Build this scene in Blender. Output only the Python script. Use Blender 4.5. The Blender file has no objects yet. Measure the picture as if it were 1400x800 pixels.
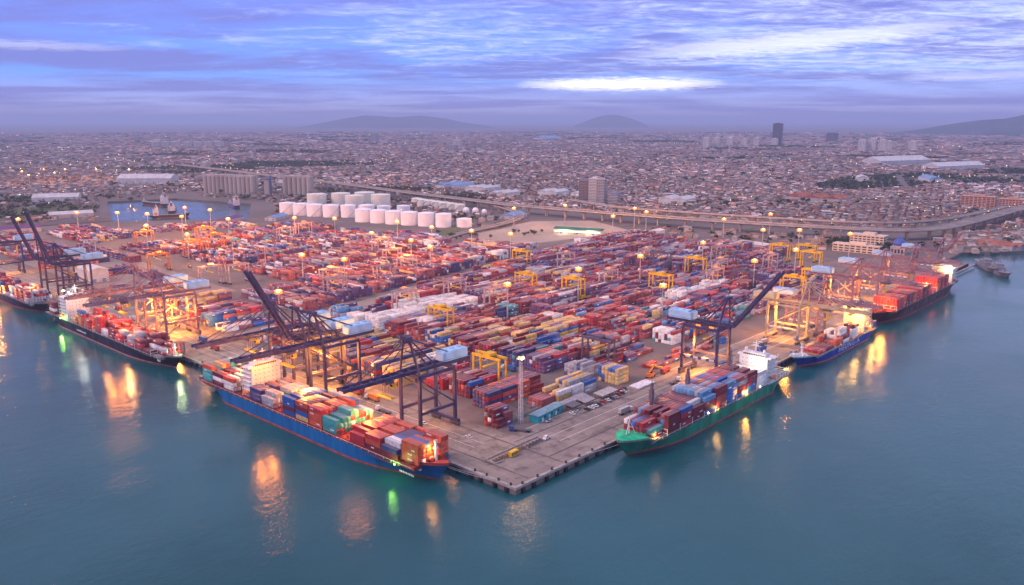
import bpy, bmesh, math, random
import numpy as np
from mathutils import Vector, Matrix

random.seed(7)
RNG = np.random.default_rng(11)
S = bpy.context.scene
COL = S.collection
R = math.radians

# ------------------------------------------------------------------ camera
# world: X runs along the south-east quay, Y along the south-west quay, z=0 is the quay top
CAMX, CAMY, CAMZ = -268.6, -243.7, 170.0
FWD = 42.4885
cam_d = bpy.data.cameras.new("camera")
cam = bpy.data.objects.new("camera", cam_d)
COL.objects.link(cam)
cam.location = (CAMX, CAMY, CAMZ)
cam.rotation_euler = (R(90 - 11.758), 0, R(FWD - 90))
cam_d.sensor_width = 36
cam_d.lens = 36 * 1129 / 1400
cam_d.clip_start = 1
cam_d.clip_end = 200000
S.camera = cam

# ------------------------------------------------------------------ exposure
S.view_settings.view_transform = 'Standard'
S.view_settings.look = 'None'
S.view_settings.exposure = 0.72
S.view_settings.gamma = 1
S.view_settings.use_curve_mapping = False
S.render.engine = 'CYCLES'
S.cycles.use_denoising = True
S.cycles.denoising_prefilter = 'ACCURATE'
S.cycles.adaptive_threshold = .006
S.cycles.max_bounces = 5
S.cycles.diffuse_bounces = 2
S.cycles.glossy_bounces = 3
S.cycles.transmission_bounces = 2
S.cycles.volume_bounces = 0
S.cycles.sample_clamp_indirect = 4
S.cycles.use_light_tree = True

# ------------------------------------------------------------------ sky and sun
HAZE, HAZE_TOP = 6.8e-5, 440.0
SUN_EL, SUN_AZ = 44.0, 150.0     # azimuth measured from +X towards +Y, direction the light comes from
W = bpy.data.worlds.new("World")
S.world = W
W.use_nodes = True
nt = W.node_tree
for n in list(nt.nodes):
    nt.nodes.remove(n)


def N(t, typ, **kw):
    n = t.nodes.new(typ)
    for k, v in kw.items():
        if k.startswith("i_"):
            n.inputs[int(k[2:])].default_value = v
        else:
            setattr(n, k, v)
    return n


def ramp(t, stops, interp='LINEAR'):
    n = t.nodes.new('ShaderNodeValToRGB')
    cr = n.color_ramp
    cr.interpolation = interp
    while len(cr.elements) > 1:
        cr.elements.remove(cr.elements[-1])
    cr.elements[0].position = stops[0][0]
    c = stops[0][1]
    cr.elements[0].color = (c, c, c, 1) if isinstance(c, (int, float)) else (*c, 1)
    for p, c in stops[1:]:
        e = cr.elements.new(p)
        e.color = (c, c, c, 1) if isinstance(c, (int, float)) else (*c, 1)
    return n


def mth(t, op, a, b=None, clamp=False):
    n = t.nodes.new('ShaderNodeMath')
    n.operation = op
    n.use_clamp = clamp
    for i, v in enumerate((a, b)):
        if v is None:
            continue
        if isinstance(v, (int, float)):
            n.inputs[i].default_value = v
        else:
            t.links.new(v, n.inputs[i])
    return n.outputs[0]


def mixc(t, f, a, b, blend='MIX'):
    n = t.nodes.new('ShaderNodeMix')
    n.data_type = 'RGBA'
    n.blend_type = blend
    for idx, v in ((0, f), (6, a), (7, b)):
        if isinstance(v, (int, float)):
            n.inputs[idx].default_value = v
        elif isinstance(v, tuple):
            n.inputs[idx].default_value = (*v, 1)
        else:
            t.links.new(v, n.inputs[idx])
    return n.outputs[2]


tc = N(nt, 'ShaderNodeTexCoord')
sep = N(nt, 'ShaderNodeSeparateXYZ')
nt.links.new(tc.outputs['Generated'], sep.inputs[0])
dx, dy, dz = sep.outputs
zc = mth(nt, 'MAXIMUM', dz, 0.0)
den = mth(nt, 'ADD', zc, 0.055)
comb = N(nt, 'ShaderNodeCombineXYZ')
# cloud-deck coordinates: the view ray carried up to a flat layer; turned so that streaks lie across the view
cf, sf = math.cos(R(FWD)), math.sin(R(FWD))
along = mth(nt, 'ADD', mth(nt, 'MULTIPLY', dx, cf), mth(nt, 'MULTIPLY', dy, sf))
across = mth(nt, 'SUBTRACT', mth(nt, 'MULTIPLY', dx, sf), mth(nt, 'MULTIPLY', dy, cf))
pu = mth(nt, 'DIVIDE', across, den)
pv = mth(nt, 'DIVIDE', along, den)
nt.links.new(pu, comb.inputs[0])
nt.links.new(pv, comb.inputs[1])


def cloud_noise(scale, detail, sx, sy, off, rough=.6, dist=.3):
    m = N(nt, 'ShaderNodeMapping')
    m.inputs['Scale'].default_value = (sx, sy, 1)
    m.inputs['Location'].default_value = (off, off * 1.7, 0)
    m.inputs['Rotation'].default_value = (0, 0, R(8))
    nt.links.new(comb.outputs[0], m.inputs[0])
    n = N(nt, 'ShaderNodeTexNoise')
    n.inputs['Scale'].default_value = scale
    n.inputs['Detail'].default_value = detail
    n.inputs['Roughness'].default_value = rough
    n.inputs['Distortion'].default_value = dist
    nt.links.new(m.outputs[0], n.inputs['Vector'])
    return n.outputs[0]


big = cloud_noise(.75, 6, .5, .75, 3.1)
fine = cloud_noise(3.0, 10, .62, 1.0, 9.7, .68, .8)
wisp = cloud_noise(8.5, 10, .66, 1.0, 21.3, .72, 1.0)
sky = N(nt, 'ShaderNodeTexSky', sky_type='NISHITA', sun_disc=False)
sky.sun_elevation = R(SUN_EL)
sky.sun_rotation = R(90 - SUN_AZ)
sky.altitude = 100
sky.air_density = 1.6
sky.dust_density = 2.0
skyc = mixc(nt, 1.0, sky.outputs[0], (.085, .085, .085), 'MULTIPLY')
# overcast deck: dusky periwinkle low down, paler lavender grey towards the zenith
deck = ramp(nt, [(0, (.44, .40, .62)), (.02, (.34, .38, .74)), (.05, (.13, .31, .90)), (.11, (.13, .25, .88)),
                 (.16, (.19, .20, .66)), (.26, (.36, .34, .60)), (.6, (.42, .37, .54)), (1, (.46, .39, .52))])
nt.links.new(dz, deck.inputs[0])
dark = ramp(nt, [(.42, 0.0), (.58, 1.0)])
nt.links.new(big, dark.inputs[0])
darkf = mth(nt, 'MULTIPLY', dark.outputs[0], .8)
lowdk = ramp(nt, [(.16, 1.0), (.3, .3)])
nt.links.new(dz, lowdk.inputs[0])
c1 = mixc(nt, mth(nt, 'MULTIPLY', darkf, lowdk.outputs[0]), deck.outputs[0], (.14, .15, .48))
lit = mth(nt, 'ADD', mth(nt, 'MULTIPLY', fine, .65), mth(nt, 'MULTIPLY', wisp, .35))
lit = mth(nt, 'SUBTRACT', lit, mth(nt, 'MULTIPLY', big, .35))
# brighter towards the thin part of the deck, to the right of the view's middle
side = mth(nt, 'MULTIPLY', mth(nt, 'ADD', across, 0.0), .2)
lit = mth(nt, 'ADD', lit, side)
litr = ramp(nt, [(.29, 0.0), (.38, .3), (.49, 1.0)])
nt.links.new(lit, litr.inputs[0])
elev = ramp(nt, [(.025, 0.0), (.06, 1.0)])
nt.links.new(dz, elev.inputs[0])
litf = mth(nt, 'MULTIPLY', mth(nt, 'MULTIPLY', litr.outputs[0], elev.outputs[0]), .95)
c2 = mixc(nt, litf, c1, (.54, .60, .94))
# the break in the clouds: a low slot and a longer streak above it
def slot(cx, cz, wx, wz, tilt=0.0):
    ax = mth(nt, 'DIVIDE', mth(nt, 'SUBTRACT', across, cx), wx)
    cz2 = mth(nt, 'ADD', mth(nt, 'MULTIPLY', mth(nt, 'SUBTRACT', across, cx), tilt), cz)
    wob = mth(nt, 'MULTIPLY', mth(nt, 'SUBTRACT', wisp, .5), wz * 3.0)
    az = mth(nt, 'DIVIDE', mth(nt, 'ADD', mth(nt, 'SUBTRACT', dz, cz2), wob), wz)
    d = mth(nt, 'ADD', mth(nt, 'MULTIPLY', ax, ax), mth(nt, 'MULTIPLY', az, az))
    return mth(nt, 'SUBTRACT', 1.0, d, clamp=True)
s1 = slot(.125, .0415, .125, .0085)
s2 = slot(.30, .084, .19, .013, .07)
s3 = slot(-.50, .075, .11, .005)
s4 = slot(.48, .045, .08, .005)
c3 = mixc(nt, mth(nt, 'MULTIPLY', s2, .7), c2, (.85, .87, 1.0))
c3 = mixc(nt, mth(nt, 'MULTIPLY', s3, .35), c3, (.75, .75, .95))
c3 = mixc(nt, mth(nt, 'MULTIPLY', s4, .35), c3, (.8, .75, .9))
c3 = mixc(nt, mth(nt, 'MULTIPLY', s1, 1.0), c3, (1.3, 1.22, 1.05))
fin = mixc(nt, .93, skyc, c3)
bg = N(nt, 'ShaderNodeBackground')
nt.links.new(fin, bg.inputs[0])
bg.inputs[1].default_value = .95
wo = N(nt, 'ShaderNodeOutputWorld')
nt.links.new(bg.outputs[0], wo.inputs[0])

sun_d = bpy.data.lights.new("sun", 'SUN')
sun = bpy.data.objects.new("sun", sun_d)
COL.objects.link(sun)
sun_d.energy = 1.5
sun_d.angle = R(25)
sun_d.color = (1.0, .69, .70)
ce = math.cos(R(SUN_EL))
sd = Vector((math.cos(R(SUN_AZ)) * ce, math.sin(R(SUN_AZ)) * ce, math.sin(R(SUN_EL))))
sun.rotation_euler = sd.to_track_quat('Z', 'Y').to_euler()
sun.location = (0, 0, 900)

# ------------------------------------------------------------------ helpers
ORD = ['first', 'second', 'third', 'fourth', 'fifth', 'sixth', 'seventh', 'eighth', 'ninth', 'tenth', 'eleventh', 'twelfth', 'thirteenth',
       'fourteenth', 'fifteenth', 'sixteenth', 'seventeenth', 'eighteenth', 'nineteenth', 'twentieth', 'twenty-first', 'twenty-second',
       'twenty-third', 'twenty-fourth', 'twenty-fifth', 'twenty-sixth', 'twenty-seventh', 'twenty-eighth', 'twenty-ninth', 'thirtieth',
       'thirty-first', 'thirty-second', 'thirty-third', 'thirty-fourth', 'thirty-fifth', 'thirty-sixth', 'thirty-seventh', 'thirty-eighth',
       'thirty-ninth', 'fortieth', 'forty-first', 'forty-second', 'forty-third', 'forty-fourth', 'forty-fifth']
NUM = ['one', 'two', 'three', 'four', 'five', 'six', 'seven']


def nth(k):
    if k <= len(ORD):
        return ORD[k - 1]
    t_, u_ = divmod(k, 10)
    tens = ['', '', 'twenty', 'thirty', 'forty', 'fifty', 'sixty', 'seventy', 'eighty', 'ninety']
    return tens[t_] + '-' + ORD[u_ - 1] if u_ else tens[t_][:-1] + 'ieth'


MATS = {}


def pm(name, col, rough=.6, var=.18, scale=.6, metal=0.0, emit=None, es=0.0, streak=False, spec=.35):
    """procedural painted / mineral surface: base colour with large and small scale wear"""
    if name in MATS:
        return MATS[name]
    m = bpy.data.materials.new(name)
    m.use_nodes = True
    t = m.node_tree
    b = t.nodes['Principled BSDF']
    b.inputs['Roughness'].default_value = rough
    b.inputs['Metallic'].default_value = metal
    b.inputs['Specular IOR Level'].default_value = spec
    if emit:
        b.inputs['Emission Color'].default_value = (*emit, 1)
        b.inputs['Emission Strength'].default_value = es
        b.inputs['Base Color'].default_value = (.02, .02, .02, 1)
    else:
        c = N(t, 'ShaderNodeTexCoord')
        mp = N(t, 'ShaderNodeMapping')
        if streak:
            mp.inputs['Scale'].default_value = (1, 1, .15)
        t.links.new(c.outputs['Object'], mp.inputs[0])
        n1 = N(t, 'ShaderNodeTexNoise')
        n1.inputs['Scale'].default_value = scale
        n1.inputs['Detail'].default_value = 6
        t.links.new(mp.outputs[0], n1.inputs['Vector'])
        f = ramp(t, [(.3, 1 - var * 1.6), (.55, 1.0), (.75, 1 + var)])
        t.links.new(n1.outputs[0], f.inputs[0])
        o = mixc(t, 1.0, col, f.outputs[0], 'MULTIPLY')
        t.links.new(o, b.inputs['Base Color'])
        rr = ramp(t, [(.3, min(1, rough + .15)), (.7, max(.05, rough - .1))])
        t.links.new(n1.outputs[0], rr.inputs[0])
        t.links.new(rr.outputs[0], b.inputs['Roughness'])
    MATS[name] = m
    return m


def attr_mat(name, rough=.55, var=.25, scale=.35, obj_color=False, dust=0.0):
    """paint whose colour is stored on the object or on each face, with rust and dirt on top"""
    m = bpy.data.materials.new(name)
    m.use_nodes = True
    t = m.node_tree
    b = t.nodes['Principled BSDF']
    b.inputs['Specular IOR Level'].default_value = .3
    b.inputs['Roughness'].default_value = rough
    if obj_color:
        src = N(t, 'ShaderNodeObjectInfo').outputs['Color']
    else:
        a = N(t, 'ShaderNodeAttribute')
        a.attribute_name = 'Col'
        src = a.outputs['Color']
    g = N(t, 'ShaderNodeNewGeometry')
    n1 = N(t, 'ShaderNodeTexNoise')
    n1.inputs['Scale'].default_value = scale
    n1.inputs['Detail'].default_value = 7
    n1.inputs['Roughness'].default_value = .65
    t.links.new(g.outputs['Position'], n1.inputs['Vector'])
    f = ramp(t, [(.3, 1 - var * 1.5), (.5, 1.0), (.72, 1 + var)])
    t.links.new(n1.outputs[0], f.inputs[0])
    o = mixc(t, 1.0, src, f.outputs[0], 'MULTIPLY')
    if dust:
        sp = N(t, 'ShaderNodeSeparateXYZ')
        t.links.new(g.outputs['True Normal'], sp.inputs[0])
        o = mixc(t, mth(t, 'MULTIPLY', mth(t, 'GREATER_THAN', sp.outputs[2], .7), dust), o, (.40, .33, .32))
    t.links.new(o, b.inputs['Base Color'])
    MATS[name] = m
    return m


class MB:
    def __init__(s):
        s.V, s.F, s.M = [], [], []

    def add(s, vs, fs, m=0):
        o = len(s.V)
        s.V.extend(vs)
        for f in fs:
            s.F.append(tuple(i + o for i in f))
            s.M.append(m)
        return s

    def box(s, x0, x1, y0, y1, z0, z1, m=0, rz=0.0, c=(0, 0)):
        vs = [(x0, y0, z0), (x1, y0, z0), (x1, y1, z0), (x0, y1, z0), (x0, y0, z1), (x1, y0, z1), (x1, y1, z1), (x0, y1, z1)]
        if rz:
            a, b = math.cos(rz), math.sin(rz)
            vs = [(c[0] + (x - c[0]) * a - (y - c[1]) * b, c[1] + (x - c[0]) * b + (y - c[1]) * a, z) for x, y, z in vs]
        return s.add(vs, [(0, 3, 2, 1), (4, 5, 6, 7), (0, 1, 5, 4), (1, 2, 6, 5), (2, 3, 7, 6), (3, 0, 4, 7)], m)

    def bar(s, p, q, w, h=None, m=0):
        h = h or w
        p, q = Vector(p), Vector(q)
        d = (q - p)
        if d.length < 1e-6:
            return s
        d.normalize()
        up = Vector((0, 0, 1)) if abs(d.z) < .98 else Vector((0, 1, 0))
        a = d.cross(up).normalized() * (w / 2)
        b = a.cross(d).normalized() * (h / 2)
        vs = [tuple(e + i * a + j * b) for e in (p, q) for i, j in ((-1, -1), (1, -1), (1, 1), (-1, 1))]
        return s.add(vs, [(0, 1, 2, 3), (7, 6, 5, 4), (0, 4, 5, 1), (1, 5, 6, 2), (2, 6, 7, 3), (3, 7, 4, 0)], m)

    def cyl(s, c, r, z0, z1, n=12, r2=None, m=0, cap=True):
        r2 = r if r2 is None else r2
        vs = []
        for z, q in ((z0, r), (z1, r2)):
            for k in range(n):
                a = 2 * math.pi * k / n
                vs.append((c[0] + q * math.cos(a), c[1] + q * math.sin(a), z))
        fs = [(k, (k + 1) % n, n + (k + 1) % n, n + k) for k in range(n)]
        if cap:
            fs += [tuple(range(n))[::-1], tuple(range(n, 2 * n))]
        return s.add(vs, fs, m)

    def tube(s, p, q, r, n=8, m=0, r2=None):
        r2 = r if r2 is None else r2
        p, q = Vector(p), Vector(q)
        d = (q - p).normalized()
        up = Vector((0, 0, 1)) if abs(d.z) < .95 else Vector((1, 0, 0))
        a = d.cross(up).normalized()
        b = a.cross(d)
        vs = []
        for e, rr in ((p, r), (q, r2)):
            for k in range(n):
                t = 2 * math.pi * k / n
                vs.append(tuple(e + a * (rr * math.cos(t)) + b * (rr * math.sin(t))))
        fs = [(k, (k + 1) % n, n + (k + 1) % n, n + k) for k in range(n)] + [tuple(range(n))[::-1], tuple(range(n, 2 * n))]
        return s.add(vs, fs, m)

    def lathe(s, c, prof, n=16, m=0):
        vs, fs = [], []
        for r, z in prof:
            for k in range(n):
                a = 2 * math.pi * k / n
                vs.append((c[0] + r * math.cos(a), c[1] + r * math.sin(a), z))
        for i in range(len(prof) - 1):
            for k in range(n):
                fs.append((i * n + k, i * n + (k + 1) % n, (i + 1) * n + (k + 1) % n, (i + 1) * n + k))
        fs.append(tuple(range(n))[::-1])
        fs.append(tuple(range((len(prof) - 1) * n, len(prof) * n)))
        return s.add(vs, fs, m)

    def prism(s, pts, z0, z1, m=0):
        n = len(pts)
        vs = [(x, y, z0) for x, y in pts] + [(x, y, z1) for x, y in pts]
        return s.add(vs, [tuple(range(n))[::-1], tuple(range(n, 2 * n))] + [(k, (k + 1) % n, n + (k + 1) % n, n + k) for k in range(n)], m)

    def gable(s, x0, x1, y0, y1, z0, z1, m=0):
        """gabled roof with its ridge along x"""
        ym = (y0 + y1) / 2
        vs = [(x0, y0, z0), (x1, y0, z0), (x1, y1, z0), (x0, y1, z0), (x0, ym, z1), (x1, ym, z1)]
        return s.add(vs, [(0, 1, 5, 4), (2, 3, 4, 5), (0, 4, 3), (1, 2, 5), (0, 3, 2, 1)], m)

    def mesh(s, name, mats, smooth=False):
        me = bpy.data.meshes.new(name)
        me.from_pydata(s.V, [], s.F)
        for m in (mats if isinstance(mats, (list, tuple)) else [mats]):
            me.materials.append(m)
        if any(s.M):
            me.polygons.foreach_set('material_index', s.M)
        if smooth:
            me.polygons.foreach_set('use_smooth', [True] * len(me.polygons))
        me.update()
        return me

    def build(s, name, mats, parent=None, loc=(0, 0, 0), rz=0.0, smooth=False):
        o = bpy.data.objects.new(name, s.mesh(name, mats, smooth))
        COL.objects.link(o)
        o.parent = parent
        o.location = loc
        o.rotation_euler = (0, 0, rz)
        return o


def tag(o, label=None, cat=None, group=None, kind=None):
    if label:
        o['label'] = label
    if cat:
        o['category'] = cat
    if group:
        o['group'] = group
    if kind:
        o['kind'] = kind
    return o


def thing(name, label, cat, loc=(0, 0, 0), rz=0.0, group=None):
    o = bpy.data.objects.new(name, None)
    COL.objects.link(o)
    o.empty_display_size = 1
    o.location = loc
    o.rotation_euler = (0, 0, rz)
    return tag(o, label, cat, group)


KIDS = {}


def copy_tree(o, parent=None):
    c = o.copy()
    COL.objects.link(c)
    c.parent = parent
    for ch in list(o.children):
        copy_tree(ch, c)
    return c


def lamp(parent, loc, power, color=(1, .45, .10), radius=1.0, name='lamp_light'):
    d = bpy.data.lights.new(name, 'POINT')
    d.energy = power * .55
    d.color = (color[0], color[1] ** 1.12, color[2] ** 1.15) if color[0] == 1 else color
    d.shadow_soft_size = radius * 1.25
    o = bpy.data.objects.new(name, d)
    COL.objects.link(o)
    o.location = loc
    o.parent = parent
    return o


def bulk(name, verts, faces, mat, cols=None, parent=None):
    """one mesh from numpy arrays; cols is one colour for each face"""
    me = bpy.data.meshes.new(name)
    nv, nf = len(verts), len(faces)
    k = faces.shape[1]
    me.vertices.add(nv)
    me.vertices.foreach_set('co', verts.astype(np.float32).ravel())
    me.loops.add(nf * k)
    me.loops.foreach_set('vertex_index', faces.astype(np.int32).ravel())
    me.polygons.add(nf)
    me.polygons.foreach_set('loop_start', np.arange(0, nf * k, k, dtype=np.int32))
    me.polygons.foreach_set('loop_total', np.full(nf, k, dtype=np.int32))
    me.materials.append(mat)
    if cols is not None:
        a = me.color_attributes.new('Col', 'FLOAT_COLOR', 'CORNER')
        c = np.repeat(np.concatenate([cols, np.ones((nf, 1))], 1), k, 0).astype(np.float32)
        a.data.foreach_set('color', c.ravel())
    me.update(calc_edges=True)
    o = bpy.data.objects.new(name, me)
    COL.objects.link(o)
    o.parent = parent
    return o


BOXV = np.array([(-1, -1, 0), (1, -1, 0), (1, 1, 0), (-1, 1, 0), (-1, -1, 1), (1, -1, 1), (1, 1, 1), (-1, 1, 1)], float)
BOXF = np.array([(4, 5, 6, 7), (0, 1, 5, 4), (1, 2, 6, 5), (2, 3, 7, 6), (3, 0, 4, 7)])


def boxes(cx, cy, z0, hx, hy, h, rz=None):
    """n boxes (no bottom face): verts (n*8,3), faces (n*5,4)"""
    n = len(cx)
    v = np.repeat(BOXV[None], n, 0)
    x = v[:, :, 0] * np.asarray(hx).reshape(-1, 1)
    y = v[:, :, 1] * np.asarray(hy).reshape(-1, 1)
    z = v[:, :, 2] * np.asarray(h).reshape(-1, 1) + np.asarray(z0).reshape(-1, 1)
    if rz is not None:
        c, s_ = np.cos(rz)[:, None], np.sin(rz)[:, None]
        x, y = x * c - y * s_, x * s_ + y * c
    V = np.stack([x + np.asarray(cx).reshape(-1, 1), y + np.asarray(cy).reshape(-1, 1), z], 2).reshape(-1, 3)
    F = (BOXF[None] + (np.arange(n) * 8)[:, None, None]).reshape(-1, 4)
    return V, F


def to_cam(x, y):
    """ground distance from the viewpoint and bearing off the view axis"""
    ex, ey = np.asarray(x) - CAMX, np.asarray(y) - CAMY
    d = np.hypot(ex, ey)
    fw, ac = ex * cf + ey * sf, ex * sf - ey * cf
    return d, fw, ac

# ------------------------------------------------------------------ ground, water, quays
def ground_mat(name, a, b, c, s1, s2, rough=.85, stripes=None):
    m = bpy.data.materials.new(name)
    m.use_nodes = True
    t = m.node_tree
    bs = t.nodes['Principled BSDF']
    bs.inputs['Roughness'].default_value = rough
    bs.inputs['Specular IOR Level'].default_value = .25
    g = N(t, 'ShaderNodeNewGeometry')
    def nz(sc, det=6, mapping=None):
        n = N(t, 'ShaderNodeTexNoise')
        n.inputs['Scale'].default_value = sc
        n.inputs['Detail'].default_value = det
        n.inputs['Roughness'].default_value = .62
        if mapping:
            mp = N(t, 'ShaderNodeMapping')
            mp.inputs['Scale'].default_value = mapping
            t.links.new(g.outputs['Position'], mp.inputs[0])
            t.links.new(mp.outputs[0], n.inputs['Vector'])
        else:
            t.links.new(g.outputs['Position'], n.inputs['Vector'])
        return n.outputs[0]
    r1 = ramp(t, [(.36, 0.), (.62, 1.)])
    t.links.new(nz(s1), r1.inputs[0])
    o = mixc(t, r1.outputs[0], a, b)
    r2 = ramp(t, [(.52, 0.), (.70, .8)])
    t.links.new(nz(s2, 8), r2.inputs[0])
    o = mixc(t, r2.outputs[0], o, c)
    if stripes:
        bk = N(t, 'ShaderNodeTexBrick')
        bk.inputs['Scale'].default_value = 1.0
        bk.inputs['Brick Width'].default_value = 9.0
        bk.inputs['Row Height'].default_value = 7.0
        bk.inputs['Mortar Size'].default_value = .10
        bk.inputs['Color1'].default_value = (.90, .90, .90, 1)
        bk.inputs['Color2'].default_value = (1.08, 1.08, 1.08, 1)
        bk.inputs['Mortar'].default_value = (.80, .78, .78, 1)
        t.links.new(g.outputs['Position'], bk.inputs['Vector'])
        o = mixc(t, 1.0, o, bk.outputs[0], 'MULTIPLY')
        r4 = ramp(t, [(.52, 1.0), (.64, .55)])
        t.links.new(nz(.11, 9), r4.inputs[0])
        o = mixc(t, 1.0, o, r4.outputs[0], 'MULTIPLY')
        r3 = ramp(t, [(.35, .84), (.6, 1.05)])
        t.links.new(nz(1.0, 4, stripes), r3.inputs[0])
        o = mixc(t, 1.0, o, r3.outputs[0], 'MULTIPLY')
    t.links.new(o, bs.inputs['Base Color'])
    MATS[name] = m
    return m


G_asph = ground_mat('yard_asphalt', (.135, .105, .098), (.19, .15, .135), (.10, .078, .078), .012, .05)
G_conc_y = ground_mat('apron_concrete', (.245, .20, .17), (.30, .25, .21), (.15, .125, .115), .02, .06, stripes=(.2, .008, 1))
G_conc_x = ground_mat('apron_concrete_cross', (.23, .19, .17), (.29, .24, .21), (.14, .118, .115), .02, .06, stripes=(.008, .2, 1))
G_city = ground_mat('city_ground', (.12, .095, .09), (.17, .135, .125), (.07, .085, .05), .006, .012)
G_dirt = ground_mat('bare_earth', (.33, .26, .20), (.40, .32, .25), (.24, .19, .15), .01, .04)
G_grass = ground_mat('rough_grass', (.075, .095, .04), (.12, .12, .055), (.19, .15, .10), .02, .06)
G_road = ground_mat('road_asphalt', (.24, .19, .165), (.28, .225, .19), (.18, .15, .14), .02, .08)


def sheet(name, pts, z, mat, skirt=None):
    mb = MB()
    if skirt is None:
        mb.add([(x, y, z) for x, y in pts], [tuple(range(len(pts)))])
    else:
        mb.prism(pts, skirt, z)
    o = mb.build(name, mat)
    tag(o, kind='structure')
    return o


LAND = [(0, 0), (440, 0), (440, 8), (838, 16), (850, 44), (925, 46), (1000, -15), (1100, -140), (1500, -420), (70000, -34000), (70000, 70000),
        (-14000, 70000), (-500, 1800), (-60, 1500), (0, 1292), (318, 1236), (345, 1310), (455, 1600), (590, 1560), (640, 1330), (490, 1085), (312, 1222), (0, 1276)]
inner = [(.6 if x == 0 else x, .6 if y == 0 else y) for x, y in LAND]
sheet('ground', inner, -.3, G_city, -9)
TERM = [(0, 0), (440, 0), (440, 8), (838, 16), (850, 44), (846, 70), (760, 150), (800, 330), (815, 480), (700, 480), (560, 600), (560, 720), (600, 1090),
        (489, 1084), (311, 1220), (0, 1274)]
slab = sheet('terminal_pavement', TERM, 0, G_asph, -9)
sheet('quay_apron', [(.3, .3), (48, 48), (48, 1000), (.3, 1000)], .02, G_conc_y)
sheet('quay_apron_southeast', [(.35, .3), (440, .3), (440, 8.3), (836, 16.5), (836, 58), (440, 48), (48.1, 48)], .02, G_conc_x)
sheet('bare_lot', [(575, 520), (700, 500), (812, 490), (880, 620), (800, 690), (640, 660), (580, 600)], .06, G_dirt)
sheet('bare_lot_pale', [(60, 540), (150, 520), (165, 800), (120, 900), (60, 880)], .03, G_road)
for nm, pts in (('rough_grass_strip', [(470, 585), (560, 640), (640, 700), (700, 760), (640, 730), (560, 690), (480, 640)]),
                ('rough_grass_patch', [(520, 500), (580, 520), (600, 560), (560, 590), (500, 560)]),
                ('rough_grass_bank', [(-20, 1440), (150, 1400), (290, 1400), (380, 1560), (200, 1650), (-60, 1600)])):
    sheet(nm, pts, .09, G_grass)
def road(name, pts, w, z, mat):
    L, Rr = [], []
    for i, p in enumerate(pts):
        a = Vector(pts[max(0, i - 1)])
        b = Vector(pts[min(len(pts) - 1, i + 1)])
        d = (b - a).normalized()
        n = Vector((-d.y, d.x)) * (w / 2)
        L.append((p[0] + n.x, p[1] + n.y, z))
        Rr.append((p[0] - n.x, p[1] - n.y, z))
    mb = MB()
    k = len(pts)
    mb.add(L + Rr, [(i, k + i, k + i + 1, i + 1) for i in range(k - 1)])
    o = mb.build(name, mat)
    tag(o, kind='structure')
    return o


road('yard_road', [(60, 352), (240, 384), (430, 424), (620, 470), (800, 505)], 20, .045, G_road)
road('yard_road_inner', [(136, 55), (136, 352)], 13, .04, G_asph)
road('ramp_road', [(430, 590), (600, 648), (710, 668), (800, 705), (862, 770), (880, 850)], 11, .12, G_road)
road('city_road', [(700, 1700), (1300, 1500), (1900, 900), (2600, 300), (3400, -900)], 14, -.2, G_road)
road('city_road_north', [(900, 1300), (1500, 1900), (2600, 2900), (4200, 4800)], 14, -.21, G_road)

M_white = pm('white_paint', (.74, .72, .70), .5, .12)
M_line = pm('lane_paint', (.55, .50, .42), .7, .35, 1.2)
M_steel_rail = pm('crane_rail_steel', (.09, .075, .07), .4, .2, metal=.5)
M_conc = pm('concrete', (.36, .31, .28), .85, .2, .4)
M_conc_d = pm('stained_concrete', (.15, .125, .12), .9, .35, .3)
M_rubber = pm('black_rubber', (.02, .02, .022), .8, .2)
for nm, x0, x1, y0, y1 in [('crane_rail', 12.4, 13.2, 3, 1000), ('crane_rail', 38.6, 39.4, 3, 1000), ('crane_rail', 40, 440, 12.4, 13.2), ('crane_rail', 42, 440, 38.6, 39.4),
                           ('lane_marking', 22, 22.5, 50, 900), ('lane_marking', 29, 29.5, 50, 900), ('lane_marking', 60, 430, 22, 22.5), ('lane_marking', 60, 430, 30, 30.5),
                           ('lane_marking', 60, 430, 47.4, 48.0)]:
    o = MB().box(x0, x1, y0, y1, .03, .06).build(nm, M_steel_rail if 'rail' in nm else M_line)
    tag(o, kind='structure')
# quay edge beam, fenders, bollards
for nm, bx in (('quay_kerb', (0, 1.6, 1.6, 1270)), ('quay_kerb', (0, 440, 0, 1.6)), ('quay_kerb', (440.1, 836, 8.0, 9.6))):
    o = MB().box(bx[0] - .15 if bx[0] == 0 else bx[0], bx[1], bx[2] - .15 if bx[2] == 0 else bx[2], bx[3], -1.0, .22).build(nm, M_conc)
    tag(o, kind='structure')
fm = MB()
fm.box(-.9, 0, -1.1, 1.1, -3.4, -1.05).box(-1.15, -.9, -.8, .8, -3.1, -1.4)
fmesh = fm.mesh('fender', M_rubber)
def fender(x, y, rz):
    o = bpy.data.objects.new('fender', fmesh)
    COL.objects.link(o)
    o.location, o.rotation_euler, o.parent = (x, y, 0), (0, 0, rz), slab
for k in range(40):
    fender(-.15, 6 + k * 8.2 + random.uniform(-1.5, 1.5), 0)
for k in range(50):
    fender(5 + k * 8.2 + random.uniform(-1.5, 1.5), -.15, R(90))
bm_ = MB()
bm_.lathe((0, 0), [(.55, .22), (.55, .35), (.3, .4), (.28, .9), (.5, 1.0), (.5, 1.2), (.2, 1.3)], 10)
bmesh_ = bm_.mesh('bollard', pm('bollard_black', (.03, .03, .03), .5))
BOLL = [(1.0, y) for y in (4, 12, 20, 28, 280, 292, 304)] + [(x, 1.0) for x in (6, 17, 28, 39, 50, 61, 72, 262, 274)]
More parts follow.
